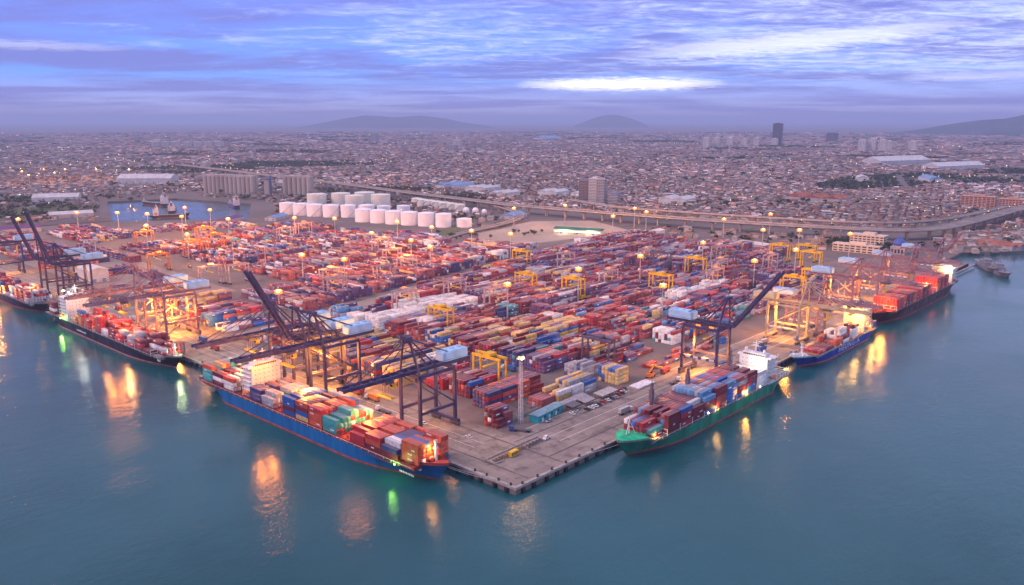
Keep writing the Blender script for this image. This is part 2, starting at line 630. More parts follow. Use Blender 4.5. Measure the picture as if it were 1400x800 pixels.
for i, (x, y) in enumerate(BOLL):
    o = bpy.data.objects.new('mooring_bollard', bmesh_)
    COL.objects.link(o)
    o.location = (x, y, 0)
    o.scale = (1.3, 1.3, 1.1)
    where = 'quay edge left of the corner' if x == 1.0 and y < 100 else 'quay between the blue and black ships' if x == 1.0 else 'quay edge right of the corner' if x < 100 else 'quay between the green and white-lettered ships'
    order = sum(1 for q in BOLL[:i] if (q[0] == 1.0) == (x == 1.0) and (q[0] < 100) == (x < 100) and (q[1] < 100) == (y < 100))
    tag(o, 'black iron bollard, %s from the corner, on the %s' % (ORD[order], where), 'bollard', 'mooring bollards along the quay edge')

# water: one sheet, rippled
wm = bpy.data.materials.new('harbour_water')
wm.use_nodes = True
t = wm.node_tree
b = t.nodes['Principled BSDF']
b.inputs['Roughness'].default_value = .10
b.inputs['IOR'].default_value = 1.333
b.inputs['Specular IOR Level'].default_value = .5
g = N(t, 'ShaderNodeNewGeometry')
def wn(sc, det, mapping=(1, 1, 1)):
    mp = N(t, 'ShaderNodeMapping')
    mp.inputs['Scale'].default_value = mapping
    mp.inputs['Rotation'].default_value = (0, 0, R(25))
    t.links.new(g.outputs['Position'], mp.inputs[0])
    n = N(t, 'ShaderNodeTexNoise')
    n.inputs['Scale'].default_value = sc
    n.inputs['Detail'].default_value = det
    n.inputs['Roughness'].default_value = .55
    t.links.new(mp.outputs[0], n.inputs['Vector'])
    return n.outputs[0]
patch = ramp(t, [(.35, (.005, .058, .068)), (.65, (.014, .092, .106))])
t.links.new(wn(.006, 5), patch.inputs[0])
t.links.new(patch.outputs[0], b.inputs['Base Color'])
gust = ramp(t, [(.38, .25), (.62, 1.25)])
t.links.new(wn(.009, 5, (1, 1.8, 1)), gust.inputs[0])
h = mth(t, 'MULTIPLY', mth(t, 'ADD', mth(t, 'MULTIPLY', wn(.55, 4, (1, 1.6, 1)), .75), mth(t, 'MULTIPLY', wn(.16, 4, (1, 1.7, 1)), 1.6)), gust.outputs[0])
bp = N(t, 'ShaderNodeBump')
bp.inputs['Strength'].default_value = .5
bp.inputs['Distance'].default_value = .32
t.links.new(h, bp.inputs['Height'])
t.links.new(bp.outputs[0], b.inputs['Normal'])
rr = ramp(t, [(.4, .09), (.65, .24)])
t.links.new(wn(.012, 4), rr.inputs[0])
t.links.new(rr.outputs[0], b.inputs['Roughness'])
mb = MB()
mb.add([(-12000, -12000, -3.5), (14000, -12000, -3.5), (14000, 6000, -3.5), (-12000, 6000, -3.5)], [(0, 1, 2, 3)])
tag(mb.build('water', wm), kind='structure')

# distant hills on the horizon
hm = pm('hill_forest', (.035, .05, .05), .9, .3, .002)
def hills(name, az, dist, width, prof):
    """a ridge across the line of sight, prof = heights from one end to the other"""
    c, s_ = math.cos(R(az)), math.sin(R(az))
    mb = MB()
    n = len(prof)
    vs = []
    for i, hh in enumerate(prof):
        u_ = (i / (n - 1) - .5) * width
        for dd, f in ((-1800, 0), (-900, .5), (0, 1), (1000, .4), (2000, 0)):
            jit = random.uniform(-300, 300)
            X = CAMX + (dist + dd + jit) * c - u_ * -s_
            Y = CAMY + (dist + dd + jit) * s_ + u_ * -c
            vs.append((X, Y, hh * f - (1 if f == 0 else 0)))
    fs = []
    for i in range(n - 1):
        for j in range(4):
            a = i * 5 + j
            fs.append((a, a + 5, a + 6, a + 1))
    mb.add(vs, fs)
    o = mb.build(name, hm)
    tag(o, kind='structure')
hills('hills', FWD - 33.2, 13000, 4000, [v * .28 for v in (1300, 1250, 1200, 1260, 1150, 1180, 1020, 960, 1050, 900, 700, 640, 500, 330, 160, 20)][::-1])
hills('hills_far', FWD + 8.0, 21000, 4600, [20, 70, 130, 200, 250, 300, 280, 250, 270, 290, 260, 210, 140, 90, 40])
hills('hills_middle', FWD - 6.7, 23000, 1900, [60, 130, 200, 260, 310, 325, 315, 270, 210, 140, 70])

# ------------------------------------------------------------------ containers
PAL = {'dark red': (.165, .020, .038), 'red': (.38, .028, .040), 'orange red': (.50, .085, .045), 'faded pink red': (.34, .085, .09), 'navy': (.045, .045, .15),
       'blue': (.022, .105, .36), 'sky blue': (.10, .27, .48), 'teal': (.05, .30, .31), 'tan': (.58, .40, .17), 'yellow': (.66, .42, .07), 'white': (.68, .68, .68),
       'grey': (.34, .34, .38), 'green': (.07, .26, .13), 'purple': (.12, .05, .14)}
MIX_RED = [('dark red', 32), ('red', 11), ('faded pink red', 9), ('orange red', 3), ('navy', 13), ('blue', 8), ('sky blue', 5), ('teal', 2), ('tan', 7), ('white', 7), ('grey', 7), ('purple', 18)]
MIX_TAN = [('tan', 36), ('dark red', 20), ('red', 14), ('faded pink red', 8), ('yellow', 6), ('navy', 5), ('blue', 3), ('grey', 3), ('white', 2)]
MIX_BLUE = [('dark red', 22), ('red', 12), ('faded pink red', 12), ('blue', 12), ('sky blue', 10), ('navy', 12), ('teal', 6), ('grey', 9), ('white', 5), ('purple', 8), ('tan', 4)]
MIX_WHITE = [('white', 90), ('grey', 8), ('dark red', 2)]
MIX_DARK = [('purple', 28), ('navy', 20), ('dark red', 30), ('grey', 10), ('faded pink red', 8), ('red', 6)]
MIX_ROSE = [('faded pink red', 13), ('red', 9), ('dark red', 34), ('orange red', 2), ('grey', 10), ('purple', 20), ('navy', 10), ('blue', 4), ('white', 7), ('tan', 4)]
MIX_DECKB = [('red', 18), ('dark red', 14), ('orange red', 18), ('white', 16), ('tan', 9), ('grey', 10), ('blue', 8), ('navy', 5), ('teal', 5)]
MIX_DECKG = [('red', 22), ('faded pink red', 20), ('dark red', 14), ('blue', 22), ('sky blue', 6), ('teal', 3), ('grey', 4), ('white', 4)]
MIX_DECKK = [('red', 30), ('dark red', 22), ('orange red', 10), ('white', 12), ('grey', 8), ('navy', 8), ('blue', 6), ('tan', 6)]
CON = []     # x, y, z, axis, length, colour, label tail, score


def pick(mixl):
    return random.choices([m[0] for m in mixl], [m[1] for m in mixl])[0]


HGT = 2.6


def block(x0, y0, nb, nr, axis, hmax, mixl, tail, z=0.0, pitch=2.72, L=12.19, gap=.75, fill=.93, hfun=None, runs=True):
    """nb bays along the axis (0: X, 1: Y), nr rows across; tail(bay, row, tier) gives the end of a label"""
    Hh = [[0] * nb for _ in range(nr)]
    base = hmax
    for bq in range(nb):
        if random.random() < .45:
            base = max(1, min(hmax, base + random.choice((-2, -1, 1, 1, 2))))
        for r in range(nr):
            hh = hfun(bq, r) if hfun else base + random.choice((0, 0, 0, -1, 0, -1, 1))
            hh = max(0, min(hmax, hh))
            if random.random() > fill:
                hh = max(0, hh - random.choice((1, 2, 3)))
            Hh[r][bq] = hh
    last = {}
    for bq in range(nb):
        colb = pick(mixl)
        for r in range(nr):
            for tq in range(Hh[r][bq]):
                if runs and random.random() < .66:
                    col = last.get((r, tq)) if random.random() < .5 and (r, tq) in last else colb
                else:
                    col = pick(mixl)
                last[(r, tq)] = col
                a = (bq + .5) * (L + gap)
                c = (r + .5) * pitch
                X, Y = (x0 + a, y0 + c) if axis == 0 else (x0 + c, y0 + a)
                top = tq == Hh[r][bq] - 1
                side = r == 0 or Hh[r - 1][bq] <= tq
                end = bq == 0 or Hh[r][bq - 1] <= tq
                ex, ey = X - CAMX, Y - CAMY
                d = math.hypot(ex, ey)
                dz_ = CAMZ - (z + tq * HGT)
                d3 = math.hypot(d, dz_)
                sx, sy = abs(ex) / d3, abs(ey) / d3
                area = (L * 2.44 * dz_ / d3 if top else 0)
                sl, se = (sy, sx) if axis == 0 else (sx, sy)
                area += (L * 2.6 * sl if side else 0) + (2.44 * 2.6 * se if end else 0)
                CON.append((X, Y, z + tq * HGT, axis, L, col, tail(bq, r, tq), area / d3 ** 2))


def yard_tail(where):
    return lambda b_, r_, t_: 'container, %s, %s bay, %s row, tier %s' % (where, ORD[min(b_, 44)], ORD[r_], NUM[t_])


def deck_tail(ship):
    return lambda b_, r_, t_: 'container, %s, %s bay from bow, %s row from water, tier %s' % (ship, ORD[b_], ORD[r_], NUM[t_])


BP = 12.94
# --- near the corner
block(50, 59, 2, 4, 0, 4, MIX_RED, yard_tail('small stack beside lattice mast'), L=6.06, gap=.3, fill=1, hfun=lambda b_, r_: [3, 4, 4, 4][r_] - (b_ == 0 and r_ == 0))
block(68, 84, 4, 5, 0, 4, [('dark red', 30), ('red', 30), ('purple', 15), ('orange red', 20), ('navy', 10)], yard_tail('block behind lattice mast'), fill=.97, hfun=lambda b_, r_: 4)
block(92, 60, 4, 5, 0, 4, MIX_TAN, yard_tail('yellow-topped block behind parking canopies'), hfun=lambda b_, r_: min(4, 2 + b_) if r_ > 0 else (3 if b_ else 2))
block(160, 55, 1, 6, 0, 4, [('blue', 40), ('tan', 25), ('purple', 20)], yard_tail('short blue stack beyond canopies'), fill=1, hfun=lambda b_, r_: 4)
block(155, 80, 7, 6, 0, 4, MIX_BLUE, yard_tail('block behind blue stack'))
block(205, 56, 5, 4, 0, 2, MIX_ROSE, yard_tail('low stack beside dark gantry'), fill=.7)
block(272, 54, 3, 5, 0, 3, MIX_BLUE, yard_tail('block inland of green ship'), fill=.8)
# --- main yard: blocks of six rows along X
SEG = [(62, 5), (146, 9), (270, 10), (408, 10), (546, 11)]
names = ['southmost', 'second', 'third', 'fourth', 'fifth', 'sixth', 'seventh', 'eighth', 'ninth', 'tenth', 'eleventh', 'twelfth', 'thirteenth', 'fourteenth', 'fifteenth']
for j in range(15):
    y0 = 108 + (j - 1) * 25.6 if j else 82
    for si, (sx, nb) in enumerate(SEG):
        road_y = 352 + (sx - 60) * .21
        if y0 + 20 > road_y - 8 and not (y0 + 17 < 352 + (sx + nb * BP - 60) * .21 - 10 and si >= 2):
            continue
        if j == 0 and si < 2:
            continue
        if si == 0 and j < 3:
            nb2, sx2 = 3, 75
        else:
            nb2, sx2 = nb, sx
        if y0 + 17 > road_y - 10:
            cut = int(((y0 + 27 - 352) / .21 + 60 - sx) / BP) + 1
            cut = max(0, cut)
            sx2, nb2 = sx + cut * BP, nb - cut
            if nb2 <= 0:
                continue
        if si == 4:
            lim = 565 + max(0, (y0 - 50)) * 1.0 if y0 < 190 else 770
            nb2 = min(nb2 + 6, int((lim - sx2) / BP))
            if nb2 <= 0:
                continue
        m_ = MIX_RED
        if si == 1 and 3 <= j <= 5:
            m_ = MIX_TAN
        elif si == 0 and 4 <= j <= 7:
            m_ = MIX_TAN
        elif si == 1 and j >= 8:
            m_ = MIX_WHITE if j in (8, 9) else MIX_RED
        elif si in (1, 2) and j <= 3:
            m_ = MIX_BLUE
        elif si == 3 and j in (3, 4):
            m_ = MIX_WHITE if j == 3 else MIX_BLUE
        elif si == 2 and j == 3:
            m_ = MIX_WHITE
        elif si >= 3 and j < 7:
            m_ = MIX_DARK
        elif si >= 2:
            m_ = MIX_ROSE
        fl = .95
        hm_ = 4 if si < 3 else 4
        if (si == 1 and j in (2, 6)) or (si == 0 and j in (9,)):
            fl = .72
        block(sx2, y0 - 1.5 + random.uniform(-1, 1), nb2, 7, 0, hm_, m_, yard_tail('%s yard lane %s block' % (names[j], ['first', 'second', 'third', 'fourth', 'fifth'][si])), fill=fl)
# tall pale cube of reefers beside the yellow yard gantry
block(162, 246, 1, 4, 0, 5, [('white', 1)], yard_tail('lone pale cube beside yellow gantry'), fill=1, hfun=lambda b_, r_: 5)
# --- west end of the main yard, rows along X
for j in range(5):
    y0 = 372 + j * 26
    block(56, y0, 4 if j < 2 else 5, 6, 0, 4, MIX_BLUE if j % 2 else MIX_RED, yard_tail('west block %s' % names[j + 1]), fill=.85)
# --- north yard: rows along Y
for j in range(17):
    x0 = 138 + j * 25.6
    ys = 352 + (x0 + 8 - 60) * .21 + 16
    segs = [(ys, 8), (ys + 8 * BP + 22, 8), (ys + 16 * BP + 46, 9), (ys + 25 * BP + 70, 8)]
    for si, (sy, nb) in enumerate(segs):
        if x0 > 500 and sy + nb * BP > 640:
            continue
        if x0 < 160 and si > 0:
            continue
        if sy > 1010 - (0 if x0 < 460 else 130):
            continue
        if x0 < 205 and si in (1, 2) or (x0 < 180 and si >= 1):
            continue
        m_ = MIX_ROSE if si < 2 else MIX_RED
        if x0 < 200:
            m_ = MIX_DARK
        block(x0 - 1.5 + random.uniform(-1, 1), sy, nb, 7, 1, 4 if si < 2 else 3, m_, yard_tail('north yard'), fill=.92 if si < 2 else .8)
# long dark rows in the west
block(118, 640, 8, 5, 1, 3, [('purple', 5), ('navy', 4), ('dark red', 3)], yard_tail('dark west row'), fill=.95)
block(150, 770, 14, 5, 1, 3, [('purple', 5), ('navy', 3), ('dark red', 4)], yard_tail('dark far west row'), fill=.95)
for q_, (bx0, by0, nb_) in enumerate([(64, 880, 13), (90, 890, 13), (116, 900, 9), (176, 975, 12), (300, 1015, 5), (330, 1005, 5), (360, 990, 6), (392, 985, 6), (424, 970, 5), (96, 1080, 6), (130, 1080, 5), (205, 1095, 6), (236, 1100, 5), (504, 640, 7), (530, 645, 6)]):
    block(bx0, by0, nb_, 7, 1, 3, MIX_ROSE if q_ % 2 else MIX_RED, yard_tail('rear left row %s' % NUM[q_ % 7]), fill=.85)
block(60, 600, 4, 4, 0, 3, MIX_RED, yard_tail('small west stack'), fill=.8)
block(200, 985, 8, 6, 1, 3, MIX_ROSE, yard_tail('far west row'), fill=.7)
block(230, 990, 8, 6, 1, 3, MIX_RED, yard_tail('far west row b'), fill=.7)
block(262, 1000, 8, 6, 1, 3, MIX_ROSE, yard_tail('far west row c'), fill=.7)
block(62, 560, 3, 3, 0, 2, MIX_WHITE, yard_tail('white west stack'), fill=.8)
block(62, 700, 5, 6, 0, 3, MIX_RED, yard_tail('west shore stack'), fill=.7)
block(60, 800, 6, 6, 0, 3, MIX_ROSE, yard_tail('west shore stack beyond'), fill=.7)

# --- on the ships
QW = -3.5
def deck_row(yb, nb, r0, n, z, hf, mixl, ship, first):
    block(r0, yb, 1, n, 1, 6, mixl, lambda b_, r_, t_: deck_tail(ship)(first, r_, t_), z=z, pitch=2.52, hfun=lambda b_, r_: hf(r_), fill=1.0)
DB = 'blue-hulled ship'
zb = 6.3
rnd = random.Random(5)
plan = [(42, 8, 4, 'b'), (55, 10, 3, ''), (68, 10, 3, ''), (81, 10, 3, ''), (105, 10, 3, 's'), (118, 10, 4, ''), (131, 10, 4, ''), (144, 10, 4, ''), (166.5, 10, 3, 'm'), (179.3, 10, 3, ''), (211, 10, 3, ''), (224, 10, 3, ''), (237, 10, 4, 'a')]
for i, (yb, n, hh, fl) in enumerate(plan):
    lowset = {rnd.randrange(n): 1 for _ in range(2)}
    def hf(r_, hh=hh, fl=fl, lowset=lowset):
        q = hh - (1 if r_ in lowset else 0)
        if fl == 's' and 3 <= r_ <= 6:
            q = hh + (1 if r_ in (4, 5) else 0)
        if fl == 'm' and r_ in (3, 4):
            q = 1
        return q
    deck_row(yb, 1, -26 + (2.52 if n == 8 else 0), n, zb, hf, MIX_DECKB, DB, i)
DG = 'green-hulled ship'
planG = [(84, 7, 3), (97, 9, 4), (110, 9, 4), (123, 9, 4), (136, 9, 5), (149, 9, 5), (162, 9, 5), (175, 9, 5), (188, 9, 5), (201, 9, 4)]
for i, (xb, n, hh) in enumerate(planG):
    mixl = MIX_DECKG
    def hf(r_, hh=hh, i=i):
        if i == 0:
            return 2 if r_ < 2 else 3
        if i == 9:
            return 4
        return hh - (1 if rnd.random() < .15 else 0)
    block(xb, -22.2 + (2.5 if n == 7 else 0), 1, n, 0, 5, [('white', 6), ('grey', 1)] if i == 9 else mixl, (lambda i: lambda b_, r_, t_: deck_tail(DG)(i, r_, t_))(i), z=4.6, pitch=2.46, hfun=(lambda h_: lambda b_, r_: h_(r_))(hf), fill=1.0)
DK = 'black ship by lattice cranes'
for i, yb in enumerate([322, 335, 348, 361, 382, 395, 408, 421, 442, 455, 468, 520]):
    hh = [3, 3, 4, 4, 3, 4, 5, 5, 3, 5, 4, 5][i]
    block(-22, yb, 1, 8, 1, 6, MIX_DECKK, (lambda i: lambda b_, r_, t_: deck_tail(DK)(i, r_, t_))(i), z=5.0, pitch=2.5, hfun=(lambda h_: lambda b_, r_: h_ - rnd.choice((0, 0, 1, 1, 2, 3)))(hh), fill=1)
DW = 'ship with white lettering'
for i, xb in enumerate([309, 322, 340, 353, 371, 412]):
    hh = [2, 2, 2, 4, 4, 3][i]
    block(xb, -18, 1, 6, 0, 5, MIX_DECKK if i < 5 else MIX_DARK, (lambda i: lambda b_, r_, t_: deck_tail(DW)(i, r_, t_))(i), z=3.2, pitch=2.6, hfun=(lambda h_: lambda b_, r_: h_ - rnd.choice((0, 0, 1, 1, 2)))(hh), fill=1)
DO = 'dark ship with red blocks'
for i, xb in enumerate([482, 495, 512, 525, 542, 555, 568, 598, 611, 624]):
    hh = [4, 4, 4, 4, 4, 4, 4, 5, 5, 5][i]
    block(xb, -15, 1, 8, 0, 5, [('red', 6), ('orange red', 3), ('dark red', 1)], (lambda i: lambda b_, r_, t_: deck_tail(DO)(i, r_, t_))(i), z=6.0, pitch=2.6, hfun=(lambda h_: lambda b_, r_: h_)(hh), fill=1)
for i, yb in enumerate([585, 598, 611, 624, 645, 658, 671, 684, 700, 713]):
    block(-22, yb, 1, 8, 1, 5, MIX_DECKK, (lambda i: lambda b_, r_, t_: deck_tail('far left dark ship')(i, r_, t_))(i), z=5.0, pitch=2.55, hfun=lambda b_, r_: 4 - rnd.choice((0, 0, 1, 2)), fill=1)

# --- the three hundred that show largest are single objects, the rest one mass
M_con_o = attr_mat('container_paint', .5, .28, .5, obj_color=True, dust=.22)
M_con_a = attr_mat('container_paint_mass', .5, .25, .4, dust=.22)
M_mark = pm('container_marking', (.7, .7, .68), .6, .2)


def container_meshes(L):
    body = MB()
    hl, hw, h = L / 2, 1.22, 2.57
    body.box(-hl + .06, hl - .06, -hw + .06, hw - .06, .05, h - .04)
    for x in (-hl + .08, hl - .08):
        for y in (-hw + .08, hw - .08):
            body.box(x - .09, x + .09, y - .09, y + .09, 0, h)
    for y in (-hw + .07, hw - .07):
        body.box(-hl + .17, hl - .17, y - .07, y + .07, 0, .17)
        body.box(-hl + .17, hl - .17, y - .07, y + .07, h - .12, h)
    n = int(L / .68)
    for k in range(n):
        x = -hl + .4 + k * (L - .8) / (n - 1)
        for sg in (-1, 1):
            y = sg * (hw - .06)
            body.box(x - .12, x + .12, min(y, y + sg * .045), max(y, y + sg * .045), .18, h - .13)
        body.box(x - .1, x + .1, -hw + .15, hw - .15, h - .041, h - .012)
    door = MB()
    door.box(-hl - .02, -hl + .05, .02, hw - .18, .15, h - .15)
    for y in (.25, .75):
        door.tube((-hl - .06, y, .1), (-hl - .06, y, h - .1), .03, 5)
    logo = MB()
    logo.box(-1.9, 1.9, -hw - .015, -hw - .004, 1.35, 2.1)
    return body.mesh('shipping_container', M_con_o), door.mesh('door', M_con_o), logo.mesh('painted_marking', M_mark)


CM = {12.19: container_meshes(12.19), 6.06: container_meshes(6.06)}
fw_ok = []
for i, c in enumerate(CON):
    d, fw, ac = to_cam(c[0], c[1])
    if fw > 0 and abs(ac / fw) < .60 and c[7] > 0:
        fw_ok.append(i)
fw_ok.sort(key=lambda i: -CON[i][7])
single = set(fw_ok[:300])
for i in sorted(single):
    X, Y, Z, ax, L, col, tail, _ = CON[i]
    body, door, logo = CM[L]
    o = bpy.data.objects.new('shipping_container', body)
    COL.objects.link(o)
    o.location = (X, Y, Z)
    o.rotation_euler = (0, 0, 0 if ax == 0 else R(90))
    jit = random.uniform(.8, 1.18)
    k = PAL[col]
    o.color = (k[0] * jit, k[1] * jit, k[2] * jit, 1)
    tag(o, col + ' ' + tail, 'container', 'shipping containers')
    for sg in (1, -1):
        dd = bpy.data.objects.new('door', door)
        COL.objects.link(dd)
        dd.parent = o
        dd.scale = (1, sg, 1)
        dd.color = o.color
    if random.random() < .38 and col not in ('white', 'tan'):
        lg = bpy.data.objects.new('painted_marking', logo)
        COL.objects.link(lg)
        lg.parent = o
        if ax == 1:
            lg.rotation_euler = (0, 0, R(180))
        lg.location = (random.choice((-2.5, 0, 2.8)) if L > 8 else 0, 0, 0)
        lg.scale = (random.uniform(.5, 1), 1, random.uniform(.8, 1))
rest = [c for i, c in enumerate(CON) if i not in single]
n = len(rest)
cx = np.array([c[0] for c in rest]); cy = np.array([c[1] for c in rest]); cz = np.array([c[2] for c in rest])
ax = np.array([c[3] for c in rest]); LL = np.array([c[4] for c in rest])
hx = np.where(ax == 0, LL / 2, 1.2); hy = np.where(ax == 0, 1.2, LL / 2)
V1, F1 = boxes(cx, cy, cz, hx, hy, np.full(n, 2.55))
cc = np.array([PAL[c[5]] for c in rest]) * RNG.uniform(.78, 1.2, (n, 1))
C1 = np.repeat(cc, 5, 0)
# faces towards -X a touch darker; roofs dusty
C1 = C1.reshape(n, 5, 3)
C1[:, 4] *= .92
C1 = C1.reshape(-1, 3)
pk = np.where(RNG.random(n) < .45)[0]
mx, my, mz = cx[pk], cy[pk], cz[pk] + RNG.uniform(1.2, 1.6, len(pk))
off = RNG.uniform(-3.4, 3.4, len(pk)) * (LL[pk] > 8)
w_ = RNG.uniform(.7, 1.8, len(pk))
isx = ax[pk] == 0
V2, F2 = boxes(np.where(isx, mx + off, mx - 1.21), np.where(isx, my - 1.21, my + off), mz, np.where(isx, w_, .012), np.where(isx, .012, w_), np.full(len(pk), .75))
C2 = np.repeat(np.tile(np.array([[.66, .66, .64]]), (len(pk), 1)), 5, 0)
o = bulk('container_stacks', np.concatenate([V1, V2]), np.concatenate([F1, F2 + len(V1)]), M_con_a, np.concatenate([C1, C2]))
tag(o, 'thousands of mixed red, blue, tan and white containers stacked across the port', 'containers', 'shipping containers', 'stuff')
print('containers', len(CON), 'single', len(single))

# ------------------------------------------------------------------ ships
M_glass = pm('dark_glass', (.02, .025, .035), .15, .1, spec=.6)
M_house = pm('ship_white', (.72, .70, .70), .5, .1, .3, streak=True)
M_boot = pm('boot_red', (.34, .07, .06), .6, .25, .2)
M_deckred = pm('deck_red', (.30, .045, .035), .7, .3, .4)
M_deckgreen = pm('deck_green', (.015, .42, .19), .6, .25, .3)
M_deckgrey = pm('deck_grey', (.24, .23, .24), .75, .25, .4)
M_steel = pm('dark_steel', (.10, .09, .10), .5, .2)
M_lampw = pm('lamp_glow_white', (1, 1, 1), emit=(1, .86, .62), es=8)
M_lampo = pm('lamp_glow_sodium', (1, 1, 1), emit=(1, .19, .018), es=1.7)  # on the masts this orange also stands in for the halo
M_bulb = pm('lamp_glow_core', (1, 1, 1), emit=(1, .66, .34), es=5)
M_lampg = pm('lamp_glow_green', (1, 1, 1), emit=(.35, 1, .12), es=8)
M_orange = pm('lifeboat_orange', (.75, .20, .03), .45, .1)


def smooth(a, b_, x):
    x = max(0, min(1, (x - a) / (b_ - a)))
    return x * x * (3 - 2 * x)


def make_hull(root, L, B, D, side, boot, deck, fc=2.2, rake=9, fclen=.13, topcol=None, bulwark=1.1, name='hull'):
    ns = 44
    st = [i / (ns - 1) for i in range(ns)]
    st = [1 - (1 - s) ** 1.25 if s > .5 else s for s in st]
    st = sorted(set(st))
    ns = len(st)
    def half_deck(s):
        w = 1.0
        if s > .84:
            w = max(0, 1 - ((s - .84) / .16) ** 2.3)
            w = w ** .72
        if s < .06:
            w *= .86 + .14 * (s / .06)
        return max(.012, w) * B / 2
    def half_wl(s):
        w = 1.0
        if s > .70:
            w = max(0, 1 - ((s - .70) / .30) ** 1.7)
        if s < .17:
            w *= .22 + .78 * smooth(0, .17, s)
        return max(.01, w) * B / 2
    def zt(s):
        return D + fc * smooth(1 - fclen - .02, 1 - fclen + .03, s) + .8 * smooth(.8, 1, s)
    levels = [-4.0, .0, 1.1, None, None, 'top']
    V, F, M = [], [], []
    for s in st:
        wd, ww = half_deck(s), half_wl(s)
        top = zt(s)
        zs = [-4.0, 0.0, 1.1, 1.1 + (top - 1.1) * .35, 1.1 + (top - 1.1) * .7, top]
        for sg in (1, -1):
            for z in zs:
                q = max(0, z) / top
                w = ww + (wd - ww) * (q ** 1.6)
                if z < 0:
                    w = ww * .85
                xr = L * s - L / 2
                xr -= rake * smooth(.72, 1, s) * (1 - q) ** 1.2
                xr += (7 if s < .2 else 0) * (1 - s / .2 if s < .2 else 0) * (1 - q) ** 2
                V.append((xr, sg * w, z))
    nl = 6
    for i in range(ns - 1):
        for sgi in range(2):
            for l in range(nl - 1):
                a = (i * 2 + sgi) * nl + l
                b_ = ((i + 1) * 2 + sgi) * nl + l
                f = (a, b_, b_ + 1, a + 1)
                F.append(f[::-1] if sgi == 0 else f)
                M.append(1 if l < 2 else (2 if l == 4 and topcol and st[i] > 1 - fclen else 0))
    # transom
    a0 = [l for l in range(nl)]
    a1 = [nl + l for l in range(nl)]
    for l in range(nl - 1):
        F.append((a0[l], a0[l + 1], a1[l + 1], a1[l]))
        M.append(1 if l < 1 else 0)
    mb = MB()
    mb.V, mb.F, mb.M = V, F, M
    hull = mb.build(name, [side, boot, topcol or side], root, smooth=False)
    # deck a bulwark's height below the rail, with the raised forecastle deck
    dk = MB()
    Vd, Fd = [], []
    for s in st:
        w = max(0.02, half_deck(s) - .25)
        z = zt(s) - bulwark
        x = L * s - L / 2
        Vd += [(x, w, z), (x, -w, z)]
    for i in range(ns - 1):
        Fd.append((i * 2, i * 2 + 1, i * 2 + 3, i * 2 + 2))
    dk.add(Vd, Fd)
    dk.build('deck', deck, root)
    # inner bulwark plating around the forecastle
    bw = MB()
    Vd, Fd = [], []
    ss = [s for s in st if s > 1 - fclen - .02]
    for s in ss:
        w = max(.01, half_deck(s) - .2)
        x = L * s - L / 2
        for sg in (1, -1):
            Vd += [(x, sg * w, zt(s) - bulwark), (x, sg * w, zt(s) + .02)]
    for i in range(len(ss) - 1):
        for q in (0, 2):
            Fd.append((i * 4 + q, i * 4 + 4 + q, i * 4 + 5 + q, i * 4 + 1 + q))
    bw.add(Vd, Fd)
    bw.build('bulwark', deck, root)
    return hull, zt, half_deck


def deck_fittings(root, L, D, x0, x1, half, zt, mat, hatch_mat):
    """hatch coamings, railings, winches and bitts that run the length of the cargo deck"""
    mb = MB()
    mb.box(x0, x1, -half + 1.9, half - 1.9, D - 1.2, D + .75)
    mb.build('hatch_coaming', hatch_mat, root)
    rl = MB()
    for sg in (1, -1):
        y = sg * (half - .25)
        rl.bar((x0, y, D + .9), (x1, y, D + .9), .12)
        for k in range(int((x1 - x0) / 6)):
            rl.bar((x0 + 6 * k, y, D - .4), (x0 + 6 * k, y, D + .95), .14)
    rl.build('railing', M_white, root)
    wn_ = MB()
    xb = L / 2 - L * .07
    z = zt(.95) - 1.1
    for k in range(6):
        for sg in (1, -1):
            x = xb + random.uniform(-.03, .035) * L
            y = sg * random.uniform(.6, 5.0)
            wn_.tube((x - .9, y, z + .8), (x + .9, y, z + .8), .65, 7)
            wn_.box(x - 1.1, x + 1.1, y - .9, y + .9, z, z + .3)
    wn_.build('windlass', mat, root)


def lashing_bridges(root, xs, half, z0, h, mat):
    for x in xs:
        mb = MB()
        for k in range(int(half * 2 / 5.0) + 1):
            y = -half + .6 + k * (half * 2 - 1.2) / int(half * 2 / 5.0)
            mb.bar((x, y, z0), (x, y, z0 + h), .28)
        for zz in (z0 + h * .5, z0 + h):
            mb.bar((x, -half + .4, zz), (x, half - .4, zz), .5, .22)
        mb.build('lashing_bridge', mat, root)


